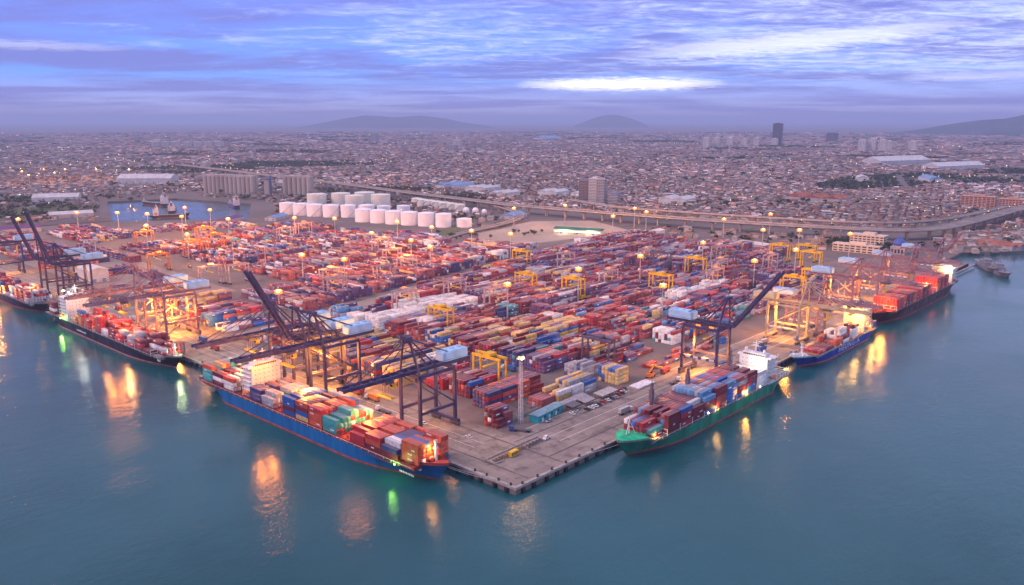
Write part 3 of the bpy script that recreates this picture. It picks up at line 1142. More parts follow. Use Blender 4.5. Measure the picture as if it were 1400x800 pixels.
def superstructure(root, x, half, z0, decks, depth, mat, bow_dir=1, funnel=(.1, .1, .3), fscale=1.0, wing=True):
    """accommodation block: stacked decks, bridge with wings, glazing, radar mast and funnel"""
    h = 2.75 * decks
    b_ = MB()
    b_.box(x - depth / 2, x + depth / 2, -half * .86, half * .86, z0, z0 + h)
    acc = b_.build('superstructure', mat, root)
    dk = MB()
    for k in range(decks + 1):
        zz = z0 + k * 2.75
        dk.box(x - depth / 2 - 1.6, x - depth / 2, -half * .8, half * .8, zz - .16, zz)
        for sg in (1, -1):
            dk.box(x - depth / 2, x + depth / 2 - 2, min(sg * half * .86, sg * half * .99), max(sg * half * .86, sg * half * .99), zz - .16, zz)
            dk.bar((x - depth / 2, sg * half * .98, zz + 1), (x + depth / 2 - 2, sg * half * .98, zz + 1), .1)
            dk.bar((x - depth / 2, sg * half * .98, zz), (x - depth / 2, sg * half * .98, zz + 2.6), .16)
    dk.build('side_gallery', mat, acc)
    gz = MB()
    for k in range(decks):
        zz = z0 + k * 2.75 + 1.2
        nn = int(half * 1.6 / 2.6)
        for j in range(nn):
            y = -half * .78 + (j + .5) * half * 1.56 / nn
            gz.box(x + depth / 2, x + depth / 2 + .04, y - .24, y + .24, zz, zz + .6)
        for j in range(int(depth / 3)):
            xx = x - depth / 2 + 1.6 + 3 * j
            for sg in (1, -1):
                yy = sg * half * .86
                gz.box(xx - .24, xx + .24, min(yy, yy + sg * .04), max(yy, yy + sg * .04), zz, zz + .75)
    tag(gz.build('glazing', M_glass, acc), kind='stuff')
    zb_ = z0 + h
    br = MB()
    br.box(x + depth / 2 - 6, x + depth / 2 - .2, -half * .7, half * .7, zb_ + .002, zb_ + 2.9)
    if wing:
        br.box(x + depth / 2 - 3.5, x + depth / 2 - .6, -half * 1.02, -half * .7, zb_ + .003, zb_ + 1.2)
        br.box(x + depth / 2 - 3.5, x + depth / 2 - .6, half * .7, half * 1.02, zb_ + .003, zb_ + 1.2)
    bridge = br.build('bridge', mat, root)
    g2 = MB()
    nn = 12
    for j in range(nn):
        y = -half * .66 + (j + .5) * half * 1.32 / nn
        g2.box(x + depth / 2 - .2, x + depth / 2 - .15, y - half * .045, y + half * .045, zb_ + 1.3, zb_ + 2.3)
    tag(g2.build('glazing', M_glass, bridge), kind='stuff')
    ms = MB()
    zt_ = zb_ + 2.9
    xm = x + depth / 2 - 3
    ms.bar((xm, 0, zt_), (xm, 0, zt_ + 8), .5)
    ms.bar((xm, -3.5, zt_ + 4), (xm, 3.5, zt_ + 4), .3)
    ms.bar((xm, -2.2, zt_ + 6.2), (xm, 2.2, zt_ + 6.2), .25)
    ms.box(xm + .3, xm + .6, -2, 2, zt_ + 4.6, zt_ + 5.1)
    ms.bar((xm - 2.5, -2, zt_), (xm, 0, zt_ + 6), .2)
    ms.bar((xm - 2.5, 2, zt_), (xm, 0, zt_ + 6), .2)
    for yy in (-half * .55, half * .55):
        ms.lathe((xm + 1, yy), [(.4, zt_), (.45, zt_ + .8), (.9, zt_ + 1.3), (1.0, zt_ + 2.0), (.5, zt_ + 2.8), (.05, zt_ + 3)], 10)
    ms.build('radar_mast', mat, root)
    fn = MB()
    xf = x - depth / 2 + 2.5
    w = 3.2 * fscale
    fn.prism([(xf - 2.6, -w), (xf + 2.2, -w * .8), (xf + 2.9, 0), (xf + 2.2, w * .8), (xf - 2.6, w)], zb_ + .004, zb_ + 6.5 * fscale)
    fo = fn.build('funnel', pm('funnel_%d' % int(funnel[0] * 1000 + funnel[2] * 10), funnel, .5), root)
    ex = MB()
    for yy in (-1.2, 0, 1.2):
        ex.cyl((xf - .6, yy), .5, zb_ + 6.5 * fscale, zb_ + 6.5 * fscale + 1.8, 8)
    ex.build('exhaust_pipe', M_steel, fo)
    for sg in (1, -1):
        lb = MB()
        yy = sg * half * .98
        lb.lathe((0, 0), [(.05, -3.2), (.8, -2.6), (1.1, -1), (1.1, 1.4), (.8, 2.6), (.05, 3.3)], 8)
        o = lb.build('lifeboat', M_orange, root)
        o.rotation_euler = (0, R(90), 0)
        o.location = (x - 1, yy, z0 + 4.2)
    return zb_


def foremast(root, x, z0, h, mat, tripod=True, name='foremast'):
    mb = MB()
    if tripod:
        mb.bar((x, 0, z0), (x, 0, z0 + h), .35)
        for sg in (1, -1):
            mb.bar((x - 2.6, sg * 3, z0), (x, 0, z0 + h * .8), .28)
        mb.bar((x + 3, 0, z0), (x, 0, z0 + h * .75), .28)
        mb.bar((x - 1.3, -1.5, z0 + h * .4), (x - 1.3, 1.5, z0 + h * .4), .2)
    else:
        mb.cyl((x, 0), .9, z0, z0 + h, 10, .55)
        mb.cyl((x, 0), 1.3, z0 + h * .62, z0 + h * .68, 10)
        mb.cyl((x, 0), 1.0, z0 + h * .9, z0 + h, 10)
    o = mb.build(name, mat, root)
    return o


def hull_text(root, txt, x, y, z, size, rot, mat, name='hull_lettering', sx=1.0):
    c = bpy.data.curves.new(name, 'FONT')
    c.body = txt
    c.size = size
    c.align_x = 'CENTER'
    c.align_y = 'CENTER'
    c.extrude = .03
    c.space_character = 1.25
    c.materials.append(mat)
    o = bpy.data.objects.new(name, c)
    COL.objects.link(o)
    o.parent = root
    o.location = (x, y, z)
    o.rotation_euler = rot
    o.scale = (sx, 1, 1)
    bpy.context.view_layer.update()
    me = bpy.data.meshes.new_from_object(o.evaluated_get(bpy.context.evaluated_depsgraph_get()))
    m2 = bpy.data.objects.new(name, me)
    COL.objects.link(m2)
    m2.parent, m2.location, m2.rotation_euler, m2.scale = root, o.location, o.rotation_euler, o.scale
    bpy.data.objects.remove(o)
    m2.name = name
    return m2


def marks(root, x0, y, z, n, dirx, size, mat, name='painted_marking'):
    mb = MB()
    for k in range(n):
        x = x0 + dirx * k * size * 1.1
        mb.box(x - size * .35, x + size * .35, y - .03, y + .03, z, z + size * random.uniform(.7, 1))
    return mb.build(name, mat, root)


def anchor(root, x, y, z, mat):
    mb = MB()
    mb.box(x - .25, x + .25, y - .3, y + .3, z, z + 2.2)
    mb.bar((x - 1.1, y, z + .7), (x, y, z), .4)
    mb.bar((x + 1.1, y, z + .7), (x, y, z), .4)
    return mb.build('anchor', mat, root)


# blue ship, bow towards the corner (local +x = world -Y)
HB = pm('hull_blue', (.005, .12, .33), .42, .2, .15, streak=True)
LB, BB = 228, 26.5
blue = thing('container_ship', 'long blue-hulled container ship with red foredeck at the nearer left quay', 'ship', (-13.6, 31 + LB / 2, QW), R(-90), 'container ships at the quays')
hullb, ztb, hdb = make_hull(blue, LB, BB, 8.3, HB, M_boot, M_deckred, fc=2.6, bulwark=1.3, fclen=.085)
deck_fittings(blue, LB, 8.3, -LB / 2 + 8, LB / 2 - 13, BB / 2, ztb, M_deckred, M_deckred)
def bx_(Y):      # local x of a world Y on the blue ship
    return (31 + LB / 2) - Y
lashing_bridges(blue, [bx_(y) for y in (54.4, 67.4, 80.4, 94.6, 104.5, 117.5, 130.5, 143.5, 157, 165.8, 178.8, 192.2, 210.3, 223.4, 236.4)], BB / 2, 7.0, 5.4, M_deckred)
superstructure(blue, bx_(198), BB / 2 * .84, 8.0, 7, 10, M_house, funnel=(.50, .30, .22))
foremast(blue, bx_(40.5), 9.8, 11, M_house, False)
marks(hullb, bx_(52), -BB / 2 - .02, 5.4, 9, 1, 1.1, M_white)
mk = MB()
mk.lathe((0, 0), [(.9, -.02), (1.2, 0), (1.2, .04), (.9, .06)], 14)
o = mk.build('hull_emblem', M_white, hullb)
o.rotation_euler = (R(90), 0, R(20))
o.location = (LB / 2 - 15.2, -5.6, 6.0)
anchor(blue, LB / 2 - 12.5, -4.2, 6.5, M_steel)
gl = MB()
for y in (-4, 0, 4):
    gl.box(bx_(43), bx_(43) + .3, y - .5, y + .5, 14, 15)
gl.build('deck_floodlight', M_lampo, blue)
lamp(blue, (bx_(41), -2.5, 17), 4500, (1, .50, .12), .6)
lamp(blue, (bx_(156), 2, 22), 42000, (1, .36, .07), 1.2)
lamp(blue, (bx_(216), 3, 24), 50000, (1, .36, .07), 1.2)
lamp(blue, (bx_(99), 4, 22), 40000, (1, .36, .07), 1.2)
sb = MB().box(bx_(56) - .4, bx_(56) + .4, -BB / 2 - .35, -BB / 2 - .05, 7.6, 8.4).build('sidelight', M_lampg, blue)
lamp(blue, (bx_(56), -BB / 2 - 2.2, 9.0), 3200, (.35, 1, .10), .5)

# green ship, bow towards the corner (local +x = world -X)
HG = pm('hull_green', (.010, .21, .13), .45, .25, .15, streak=True)
HGb = pm('hull_green_bow', (.008, .045, .04), .5, .25, .15)
LG, BG = 188, 22.6
green = thing('container_ship', 'green-hulled container ship with three deck cranes and bright green forecastle', 'ship', (66 + LG / 2, -11.6, QW), R(180), 'container ships at the quays')
hullg, ztg, hdg = make_hull(green, LG, BG, 7.4, HG, M_boot, M_deckgrey, fc=2.8, bulwark=.9, fclen=.10)
def gx_(X):
    return (66 + LG / 2) - X
deck_fittings(green, LG, 7.4, -LG / 2 + 30, LG / 2 - 18, BG / 2, ztg, M_deckgreen, M_deckgrey)
# turtle-back forecastle
tb = MB()
xs = [gx_(85) + i * (LG / 2 - gx_(85) - .4) / 9 for i in range(10)]
Vt, Ft = [], []
for x in xs:
    s = (x + LG / 2) / LG
    w = max(.05, hdg(s) - .1)
    z = ztg(s) + .05
    for j in range(7):
        q = -1 + j / 3
        Vt.append((x, q * w, z + 1.2 * (1 - q * q) * min(1, w / 6)))
for i in range(9):
    for j in range(6):
        a = i * 7 + j
        Ft.append((a, a + 1, a + 8, a + 7))
tb.add(Vt, Ft)
tb.build('forecastle', M_deckgreen, green, smooth=True)
foremast(green, gx_(76), 11.0, 11, M_house, True)
lashing_bridges(green, [gx_(x) for x in (96.7, 109.7, 122.7, 135.7, 148.7, 161.7, 174.7, 187.7, 200.7)], BG / 2, 6.4, 4.6, M_house)
superstructure(green, gx_(222), BG / 2, 7.2, 6, 12, M_house, funnel=(.10, .12, .30), fscale=.9)
ab = MB()
for k in range(5):
    x = gx_(231 + k * 4)
    ab.bar((x, -BG / 2 + 1, 6.5), (x, -BG / 2 + 1, 11), .3)
    ab.bar((x, BG / 2 - 1, 6.5), (x, BG / 2 - 1, 11), .3)
    ab.bar((x, -BG / 2 + 1, 11), (x, BG / 2 - 1, 11), .35)
ab.bar((gx_(231), BG / 2 - 1, 11), (gx_(247), BG / 2 - 1, 11), .3)
ab.bar((gx_(231), BG / 2 - 1, 6.8), (gx_(247), BG / 2 - 1, 11), .25)
ab.build('stern_frame', M_house, green)
CRK = pm('ship_crane_mauve', (.15, .11, .14), .6, .2)
for X, ang in ((107.6, 205), (146.3, 185), (198.4, 195)):
    y = -7.0
    cp = MB()
    cp.cyl((gx_(X), y), 1.2, 6.5, 22.0, 10, 1.0)
    cp.box(gx_(X) - 1.2, gx_(X) + 1.2, y - 1.0, y + 1.0, 20.5, 27.0)
    cp.box(gx_(X) - .7, gx_(X) + .7, y - .6, y + .6, 27.0, 30.6)
    cp.bar((gx_(X), y, 30.6), (gx_(X), y, 32.4), .3)
    post = cp.build('deck_crane', CRK, green)
    a = R(ang)
    jb = MB()
    e = (gx_(X) + 22 * math.cos(R(-ang + 180)) * -1, y + 22 * math.sin(a) * .6, 18.2)
    for dz_ in (-.5, .5):
        jb.bar((gx_(X), y + dz_, 20.2), (e[0], e[1] + dz_, e[2]), .45)
    for k in range(7):
        q = (k + .5) / 7
        jb.bar((gx_(X) + (e[0] - gx_(X)) * q, y - .5 + (e[1] - y) * q, 20.2 + (e[2] - 20.2) * q), (gx_(X) + (e[0] - gx_(X)) * q, y + .5 + (e[1] - y) * q, 20.2 + (e[2] - 20.2) * q), .3)
    jb.build('jib', CRK, post)
anchor(green, LG / 2 - 13, 4.4, 5.4, M_steel)
marks(hullg, LG / 2 - 22, 7.6, 6.2, 7, -1, 1.0, M_white)
for X, cw in ((88, M_lampo), (140, M_lampw), (205, M_lampw), (160, M_lampo)):
    MB().box(gx_(X) - .35, gx_(X) + .35, BG / 2 - .5, BG / 2 - .2, 8.6, 9.3).build('deck_lamp', cw, green)
lamp(green, (gx_(88.5), BG / 2 - 3, 9.6), 4500, (1, .5, .12), .5)
lamp(green, (gx_(150), BG / 2 + .5, 9.5), 2500, (1, .60, .22), .5)
lamp(green, (gx_(186), BG / 2 + .5, 10.5), 7000, (1, .50, .10), .5)
lamp(green, (gx_(210), 4, 22), 4000, (1, .85, .65), .8)

# dark-hulled ship under the lattice cranes
HK = pm('hull_black', (.018, .014, .03), .45, .25, .15)
M_band = pm('boot_pink', (.42, .16, .16), .6, .25, .2)
LK, BK = 240, 21.5
black = thing('container_ship', 'black-hulled container ship with pink waterline under the lattice cranes', 'ship', (-12, 308 + LK / 2, QW), R(-90), 'container ships at the quays')
hk, ztk, _ = make_hull(black, LK, BK, 7.8, HK, M_band, M_deckgrey, fc=2.0, bulwark=1.0, fclen=.06)
def kx_(Y):
    return (308 + LK / 2) - Y
deck_fittings(black, LK, 7.8, -LK / 2 + 10, LK / 2 - 14, BK / 2, ztk, M_deckgrey, M_deckgrey)
lashing_bridges(black, [kx_(y) for y in (334.5, 360.5, 378, 394.5, 420.5, 438, 454.5, 481)], BK / 2, 7.2, 4.5, M_house)
superstructure(black, kx_(500), BK / 2, 7.4, 7, 14, M_house, funnel=(.25, .25, .3))
foremast(black, kx_(318), 9, 9, M_house, False)
marks(hk, kx_(470), -BK / 2 - .02, 3.4, 12, 1, 1.5, M_white)
marks(hk, kx_(327), -BK / 2 + 2.1, 5.0, 3, 1, 1.6, M_white)
for Y in (509, 493):
    MB().box(kx_(Y) - .8, kx_(Y) + .8, -6, -4, 30.4, 31).build('floodlight', M_lampw, black)
lamp(black, (kx_(489), -2, 33), 6000, (.95, .98, .80), .7)
lamp(black, (kx_(318), 2, 15), 8000, (.8, 1, .45), .7)
lamp(black, (kx_(395), -2, 26), 36000, (1, .40, .12), .8)
lamp(black, (kx_(440), -2, 26), 20000, (1, .40, .12), .8)
MB().box(kx_(505) - .5, kx_(505) + .5, -BK / 2 - .4, -BK / 2 - .05, 7.6, 8.6).build('sidelight', M_lampg, black)
lamp(black, (kx_(500), -BK / 2 - 2.5, 9.5), 5000, (.35, 1, .12), .6)

# blue feeder with white lettering
HW = pm('hull_royal_blue', (.012, .05, .34), .45, .2, .15)
LW, BW = 146, 19
feeder = thing('container_ship', 'smaller blue ship with large white hull letters and floodlit deckhouse', 'ship', (283 + LW / 2, -10, QW), R(180), 'container ships at the quays')
M_fdeck = pm('deck_pale_teal', (.30, .48, .48), .6, .25)
hw_, ztw, _ = make_hull(feeder, LW, BW, 6.4, HW, pm('boot_salmon', (.45, .13, .11), .6, .25, .2), M_fdeck, fc=2.2, bulwark=.9, fclen=.13)
def wx_(X):
    return (283 + LW / 2) - X
deck_fittings(feeder, LW, 6.4, -LW / 2 + 10, LW / 2 - 22, BW / 2, ztw, M_house, pm('hatch_orange', (.42, .18, .10), .7, .3))
superstructure(feeder, wx_(400), BW / 2, 6.0, 7, 12, pm('ship_cream', (.78, .70, .55), .5, .1), funnel=(.05, .06, .22), fscale=.8)
foremast(feeder, wx_(296), 8.5, 8, M_house, False)
hull_text(hw_, 'HEUNG-A', wx_(362), BW / 2 + .03, 4.0, 5.6, (R(90), 0, R(180)), M_white, sx=1.45)
lamp(feeder, (wx_(388), 5, 20), 13000, (1, .56, .17), 1.2)
lamp(feeder, (wx_(388), -5, 24), 11000, (1, .56, .17), 1.2)
lamp(feeder, (wx_(396), BW / 2 + 5, 18), 5000, (1, .48, .10), 1.2)
for X in (345, 372, 410):
    MB().box(wx_(X) - .35, wx_(X) + .35, BW / 2 - .4, BW / 2, 7.2, 8).build('deck_lamp', M_lampo, feeder)
lamp(feeder, (wx_(410), BW / 2 + 1, 10), 9000, (1, .42, .08), .6)

# dark ship with red blocks
HD = pm('hull_oxblood', (.06, .018, .03), .5, .25, .15)
LD, BD = 226, 23
redship = thing('container_ship', 'dark ship carrying solid red container blocks under orange-lit cranes', 'ship', (450 + LD / 2, -4.4, QW), R(180), 'container ships at the quays')
hd_, ztd, _ = make_hull(redship, LD, BD, 9.2, HD, M_boot, M_deckred, fc=2.0, bulwark=1.0, fclen=.09)
def dx_(X):
    return (450 + LD / 2) - X
deck_fittings(redship, LD, 9.2, -LD / 2 + 24, LD / 2 - 22, BD / 2, ztd, M_deckred, M_deckred)
lashing_bridges(redship, [dx_(x) for x in (481, 510, 540, 583, 596, 640)], BD / 2, 8.4, 5, M_house)
superstructure(redship, dx_(656), BD / 2, 8.6, 6, 12, M_house, funnel=(.4, .35, .3))
foremast(redship, dx_(470), 10.5, 9, M_orange, True)
lamp(redship, (dx_(474), 2, 22), 42000, (1, .36, .07), .8)
lamp(redship, (dx_(589), 4, 20), 26000, (1, .42, .10), .8)
lamp(redship, (dx_(645), 6, 24), 12000, (1, .72, .35), .8)

# ship at the left edge
farship = thing('container_ship', 'dark container ship cut by the left edge of the view', 'ship', (-12, 567 + 110, QW), R(-90), 'container ships at the quays')
hf_, ztf, _ = make_hull(farship, 220, 22, 7.8, pm('hull_plum', (.03, .014, .045), .5, .2, .15), M_boot, M_deckgrey, fc=2.0, bulwark=1.0, fclen=.06)
deck_fittings(farship, 220, 7.8, -100, 96, 11, ztf, M_deckgrey, M_deckgrey)
superstructure(farship, -75, 11, 7.4, 6, 13, M_house, funnel=(.3, .2, .2))
lamp(farship, (60, 4, 22), 24000, (1, .40, .10), .8)
lamp(farship, (0, -13.5, 14), 90000, (1, .38, .06), 1.2)

# mooring lines
M_rope = pm('mooring_rope', (.42, .40, .42), .8, .1)
def rope(p, q, sag, label):
    mb = MB()
    pts = []
    for k in range(9):
        t_ = k / 8
        v_ = Vector(p).lerp(Vector(q), t_)
        v_.z -= sag * 4 * t_ * (1 - t_)
        pts.append(v_)
    for a, b2 in zip(pts, pts[1:]):
        mb.tube(a, b2, .10, 5)
    tag(mb.build('mooring_line', M_rope), label, 'rope', 'mooring lines')
rope((-12, 35, 5.2), (1, 12, .8), .6, 'pale mooring line from blue bow to quay edge, further from corner')
rope((-13, 33, 5.2), (1, 4, .8), .8, 'pale mooring line from blue bow to the bollard nearest the corner')
rope((72, -12, 5.2), (50, 1, .8), .7, 'pale mooring line running from green bow to the quay edge')
rope((-11, 312, 4.6), (1, 292, .8), .6, 'pale mooring line from black bow to quay')
rope((-11, 256, 3.6), (1, 280, .8), .6, 'pale mooring line from blue stern to quay')

# grey naval vessels in the right-hand basin
M_navy = pm('naval_grey', (.20, .21, .25), .55, .2)
def naval(x, y, rz, L, label):
    r_ = thing('naval_vessel', label, 'ship', (x, y, QW), rz, 'grey naval vessels')
    make_hull(r_, L, 13, 4.6, M_navy, M_steel, M_navy, fc=1.4, bulwark=.5, rake=6, fclen=.3)
    b2 = MB()
    b2.box(-L * .22, L * .12, -4.6, 4.6, 4.1, 8.2)
    b2.box(-L * .10, L * .08, -3.8, 3.8, 8.21, 11.2)
    b2.box(-L * .30, -L * .24, -3, 3, 4.1, 6.8)
    b2.build('superstructure', M_navy, r_)
    m2 = MB()
    for xx, hh in ((L * .02, 12), (-L * .14, 9)):
        for sx_, sy_ in ((1, 1), (1, -1), (-1, 1), (-1, -1)):
            m2.bar((xx + sx_ * 1.4, sy_ * 1.4, 10 if xx > 0 else 8), (xx, 0, 10 + hh), .25)
        m2.bar((xx, -3.2, 10 + hh * .7), (xx, 3.2, 10 + hh * .7), .25)
    m2.build('mast', M_navy, r_)
    gn = MB()
    gn.lathe((L * .26, 0), [(1.7, 5.0), (1.7, 6.2), (1.1, 7.0), (.2, 7.2)], 10)
    gn.tube((L * .26, 0, 6.4), (L * .26 + 5, 0, 7.2), .2, 6)
    gn.build('gun_turret', M_navy, r_)
naval(812, -22, R(205), 84, 'grey naval vessel nearer the water with lattice mast')
naval(838, -4, R(205), 88, 'grey naval vessel moored inside the other, nearer the shore')

# small ships in the basin behind the yard
def coaster(x, y, rz, L, B_, hullm, label, deckh=4):
    r_ = thing('coaster', label, 'ship', (x, y, QW), rz, 'small ships in the far basin')
    make_hull(r_, L, B_, 5.2, hullm, M_boot, M_deckgrey, fc=1.6, bulwark=.6, rake=5, fclen=.14)
    superstructure(r_, -L * .33, B_ / 2, 4.8, deckh, 8, M_house, funnel=(.3, .1, .1), fscale=.6)
    hb = MB()
    hb.box(-L * .22, L * .32, -B_ * .34, B_ * .34, 4.4, 6.0)
    hb.build('hatch_cover', M_deckgrey, r_)
    foremast(r_, L * .4, 6, 7, M_house, True)
coaster(420, 1235, R(-20), 70, 12, HK, 'white-housed coaster with black hull moored before the far basin')
coaster(505, 1480, R(100), 96, 15, HK, 'dark coaster lying at the back of the far basin', 5)
coaster(470, 1330, R(62), 80, 13, pm('hull_plum2', (.07, .03, .09), .5), 'long plum-coloured coaster in the middle of the far basin', 3)
coaster(600, 1330, R(75), 70, 12, HW, 'blue coaster at the silo side of the far basin', 4)
# ------------------------------------------------------------------ quay cranes
M_crn = pm('crane_indigo', (.055, .042, .115), .5, .25, .2)
M_crp = pm('crane_mauve', (.26, .15, .19), .55, .25, .2)
M_crc = pm('crane_cream', (.50, .38, .24), .55, .2, .2)
M_mh = pm('machinery_blue_white', (.36, .56, .76), .5, .1, .2)
M_mhc = pm('machinery_cream', (.60, .50, .30), .5, .1, .2)
M_yel = pm('crane_yellow', (.72, .42, .02), .5, .2, .3)
M_sign = pm('sill_sign_white', (.66, .66, .70), .6, .15)


def gantry(x, y, rz, label, mat=M_crn, raised=None, boom=50, lattice=False, hmat=None, s=1.0, trolley=.45, glow=(), light=0.0, blight=0.0, lcol=(1, .40, .07), lz=20):
    r_ = thing('quay_crane', label, 'crane', (x, y, 0), rz, 'ship-to-shore gantry cranes')
    r_.scale = (1, 1, s)
    hm_ = hmat or M_mh
    G = 33.0
    LX, LY = 13, 8
    for sx in (1, -1):
        for sy in (1, -1):
            MB().bar((sx * LX, sy * LY, 2.6), (sx * LX, sy * LY, G), 1.5, 1.7).build('leg', mat, r_)
            bg_ = MB()
            bg_.box(sx * LX - .9, sx * LX + .9, sy * LY - 3.6, sy * LY + 3.6, 1.3, 2.4)
            for k in range(4):
                yy = sy * LY - 2.9 + k * 1.93
                bg_.tube((sx * LX - .5, yy, .62), (sx * LX + .5, yy, .62), .6, 8)
            bg_.build('bogie', M_steel, r_)
        sl = MB()
        sl.box(sx * LX - 1.0, sx * LX + 1.0, -LY - 3, LY + 3, 2.4, 4.0)
        sl.build('sill_beam', mat, r_)
        MB().box(sx * LX - .7, sx * LX + .7, -LY, LY, G + .01, G + 2.0).build('cross_beam', mat, r_)
    sg_ = MB()
    for k in range(4):
        sg_.box(-LX + 3 + k * 6, -LX + 6.5 + k * 6, -LY - .95, -LY - .85, 12.4, 13.8)
    for sy in (1, -1):
        pb = MB()
        pb.bar((-LX, sy * LY, 13), (LX, sy * LY, 13), 1.5, 1.7)
        pb.build('portal_beam', mat, r_)
        br = MB()
        br.bar((-LX, sy * LY, 13.8), (LX, sy * LY, G - 1), .7)
        br.bar((-LX, sy * LY, G + .8), (LX, sy * LY, G + .8), 1.2, 1.6)
        if lattice:
            br.bar((LX, sy * LY, 13.8), (-LX, sy * LY, G - 1), .6)
            br.bar((-LX, sy * LY, 3.8), (0, sy * LY, 12.4), .6)
            br.bar((LX, sy * LY, 3.8), (0, sy * LY, 12.4), .6)
            br.bar((0, sy * LY, 13.8), (0, sy * LY, G), .5)
        br.build('brace', mat, r_)
    if lattice:
        for sx in (1, -1):
            br = MB()
            br.bar((sx * LX, -LY, 4), (sx * LX, LY, 18), .5)
            br.bar((sx * LX, LY, 18), (sx * LX, -LY, G), .5)
            br.bar((sx * LX, -LY, 18), (sx * LX, LY, 18), .6)
            br.build('brace', mat, r_)
    sg_.build('sign_panel', M_sign, r_)
    # girder over the portal and back reach
    gd = MB()
    hx_ = 19.0
    for sy in (3.2, -3.2):
        gd.box(-29, hx_, sy - .55, sy + .55, G + 2.02, G + 4.0)
    for k in range(9):
        xx = -28 + k * 5.8
        gd.box(xx - .35, xx + .35, -2.65, 2.65, G + 2.3, G + 3.4)
    for sy in (1, -1):
        gd.bar((-29, sy * 4.4, G + 4.9), (hx_, sy * 4.4, G + 4.9), .1)
        gd.box(-29, hx_, sy * 4.1 - .35, sy * 4.1 + .35, G + 3.7, G + 3.85)
    gd.build('girder', mat, r_)
    # boom
    ang = R(raised) if raised else 0.0
    ca, sa = math.cos(ang), math.sin(ang)
    def bp_(u_, yy, w_):
        return (hx_ + u_ * ca - w_ * sa, yy, G + 3.0 + u_ * sa + w_ * ca)
    bm = MB()
    for sy in (2.7, -2.7):
        bm.bar(bp_(.4, sy, 0), bp_(boom, sy, 0), 1.0, 1.9)
    nb = int(boom / 6)
    for k in range(nb + 1):
        u_ = .8 + k * (boom - 1.6) / nb
        bm.bar(bp_(u_, -2.6, 0), bp_(u_, 2.6, 0), .6, .9)
        if lattice or k % 2 == 0:
            if k < nb:
                bm.bar(bp_(u_, -2.6, .3), bp_(u_ + (boom - 1.6) / nb, 2.6, .3), .3)
    if lattice:
        for sy in (2.7, -2.7):
            bm.bar(bp_(.5, sy, 3.4), bp_(boom - 4, sy, 3.4), .5)
            for k in range(nb):
                u_ = .8 + k * (boom - 1.6) / nb
                bm.bar(bp_(u_, sy, 0), bp_(u_ + (boom - 1.6) / nb / 2, sy, 3.3), .35)
                bm.bar(bp_(u_ + (boom - 1.6) / nb / 2, sy, 3.3), bp_(u_ + (boom - 1.6) / nb, sy, 0), .35)
    bmo = bm.build('boom', mat, r_)
    # A-frame
    AX, AZ = 15.0, G + 22
    for sy in (1, -1):
        af = MB()
        af.bar((LX, sy * LY, G + 2), (AX, sy * 2.4, AZ), 1.0)
        af.bar((-2, sy * 4.6, G + 4), (AX, sy * 2.4, AZ), .7)
        af.build('a_frame', mat, r_)
        bs = MB()
        bs.bar((AX, sy * 2.4, AZ), (-24, sy * 3.2, G + 4), .55)
        bs.build('backstay', mat, r_)
        fs_ = MB()
        if raised:
            fs_.bar((AX, sy * 2.4, AZ), bp_(boom * .45, sy * 2.7, .8), .3)
        else:
            fs_.bar((AX, sy * 2.4, AZ), bp_(boom * .46, sy * 2.7, .9), .35)
            fs_.bar((AX, sy * 2.4, AZ), bp_(boom * .9, sy * 2.7, .9), .35)
        fs_.build('forestay', mat, r_)
    ap = MB()
    ap.box(AX - 1.4, AX + 1.4, -3.4, 3.4, AZ - .6, AZ + 1.2)
    ap.bar((AX - 1.5, -2.6, AZ - 8), (AX - 1.5, 2.6, AZ - 8), .6)
    ap.bar((AX, 0, AZ + 1.2), (AX, 0, AZ + 4), .15)
    ap.build('apex_platform', mat, r_)
    # machinery house
    mh = MB()
    mh.prism([(-27, -4.3), (-10, -4.3), (-9, -3.3), (-9, 3.3), (-10, 4.3), (-27, 4.3), (-28, 3.3), (-28, -3.3)], G + 4.05, G + 8.9)
    mho = mh.build('machinery_house', hm_, r_)
    rf = MB()
    rf.box(-26.5, -10.5, -3.6, 3.6, G + 8.9, G + 9.4)
    for k in range(3):
        rf.box(-25 + k * 5.5, -23 + k * 5.5, -1, 1, G + 9.4, G + 10.2)
    rf.build('roof', hm_, mho)
    # trolley, cab and spreader
    if not raised:
        ut = boom * trolley
        tx = hx_ + ut
    else:
        tx = 2
    tr = MB()
    tr.box(tx - 3, tx + 3, -3.9, 3.9, G + .3, G + 1.9)
    tr.build('trolley', M_steel, r_)
    cb = MB()
    cb.box(tx - 4.6, tx - 2.2, 1.2, 3.6, G - 2.6, G + .28)
    cabo = cb.build('operator_cab', M_yel, r_)
    MB().box(tx - 2.19, tx - 2.1, 1.4, 3.4, G - 1.9, G - .5).build('window', M_glass, cabo)
    sp = MB()
    zs = G - 6.5
    for yy in (-2.5, 2.5):
        for xx in (-.8, .8):
            sp.bar((tx + xx, yy, zs), (tx + xx, yy, G + .3), .08)
    sp.box(tx - 1.2, tx + 1.2, -6, 6, zs - .9, zs)
    sp.build('spreader', M_yel, r_)
    # stair tower and cable reel on the landward legs
    stt = MB()
    for k in range(7):
        z0_ = 4 + k * 4
        sgn = 1 if k % 2 else -1
        stt.bar((-LX - 1.3, -LY + 1 + sgn * 1.6, z0_), (-LX - 1.3, -LY + 1 - sgn * 1.6, z0_ + 4), .5, .25)
    stt.build('stairway', mat, r_)
    rl = MB()
    rl.tube((LX - 1.2, -LY - 2.4, 6.8), (LX + .2, -LY - 2.4, 6.8), 2.2, 14)
    rl.build('cable_reel', pm('reel_pale', (.42, .36, .40), .6), r_)
    # floodlights under the girder
    for u_ in glow:
        fl = MB()
        fl.box(u_ - 1.6, u_ + 1.6, -4.4, -3.8, G + .9, G + 1.9)
        fl.build('floodlight', M_lampo, r_)
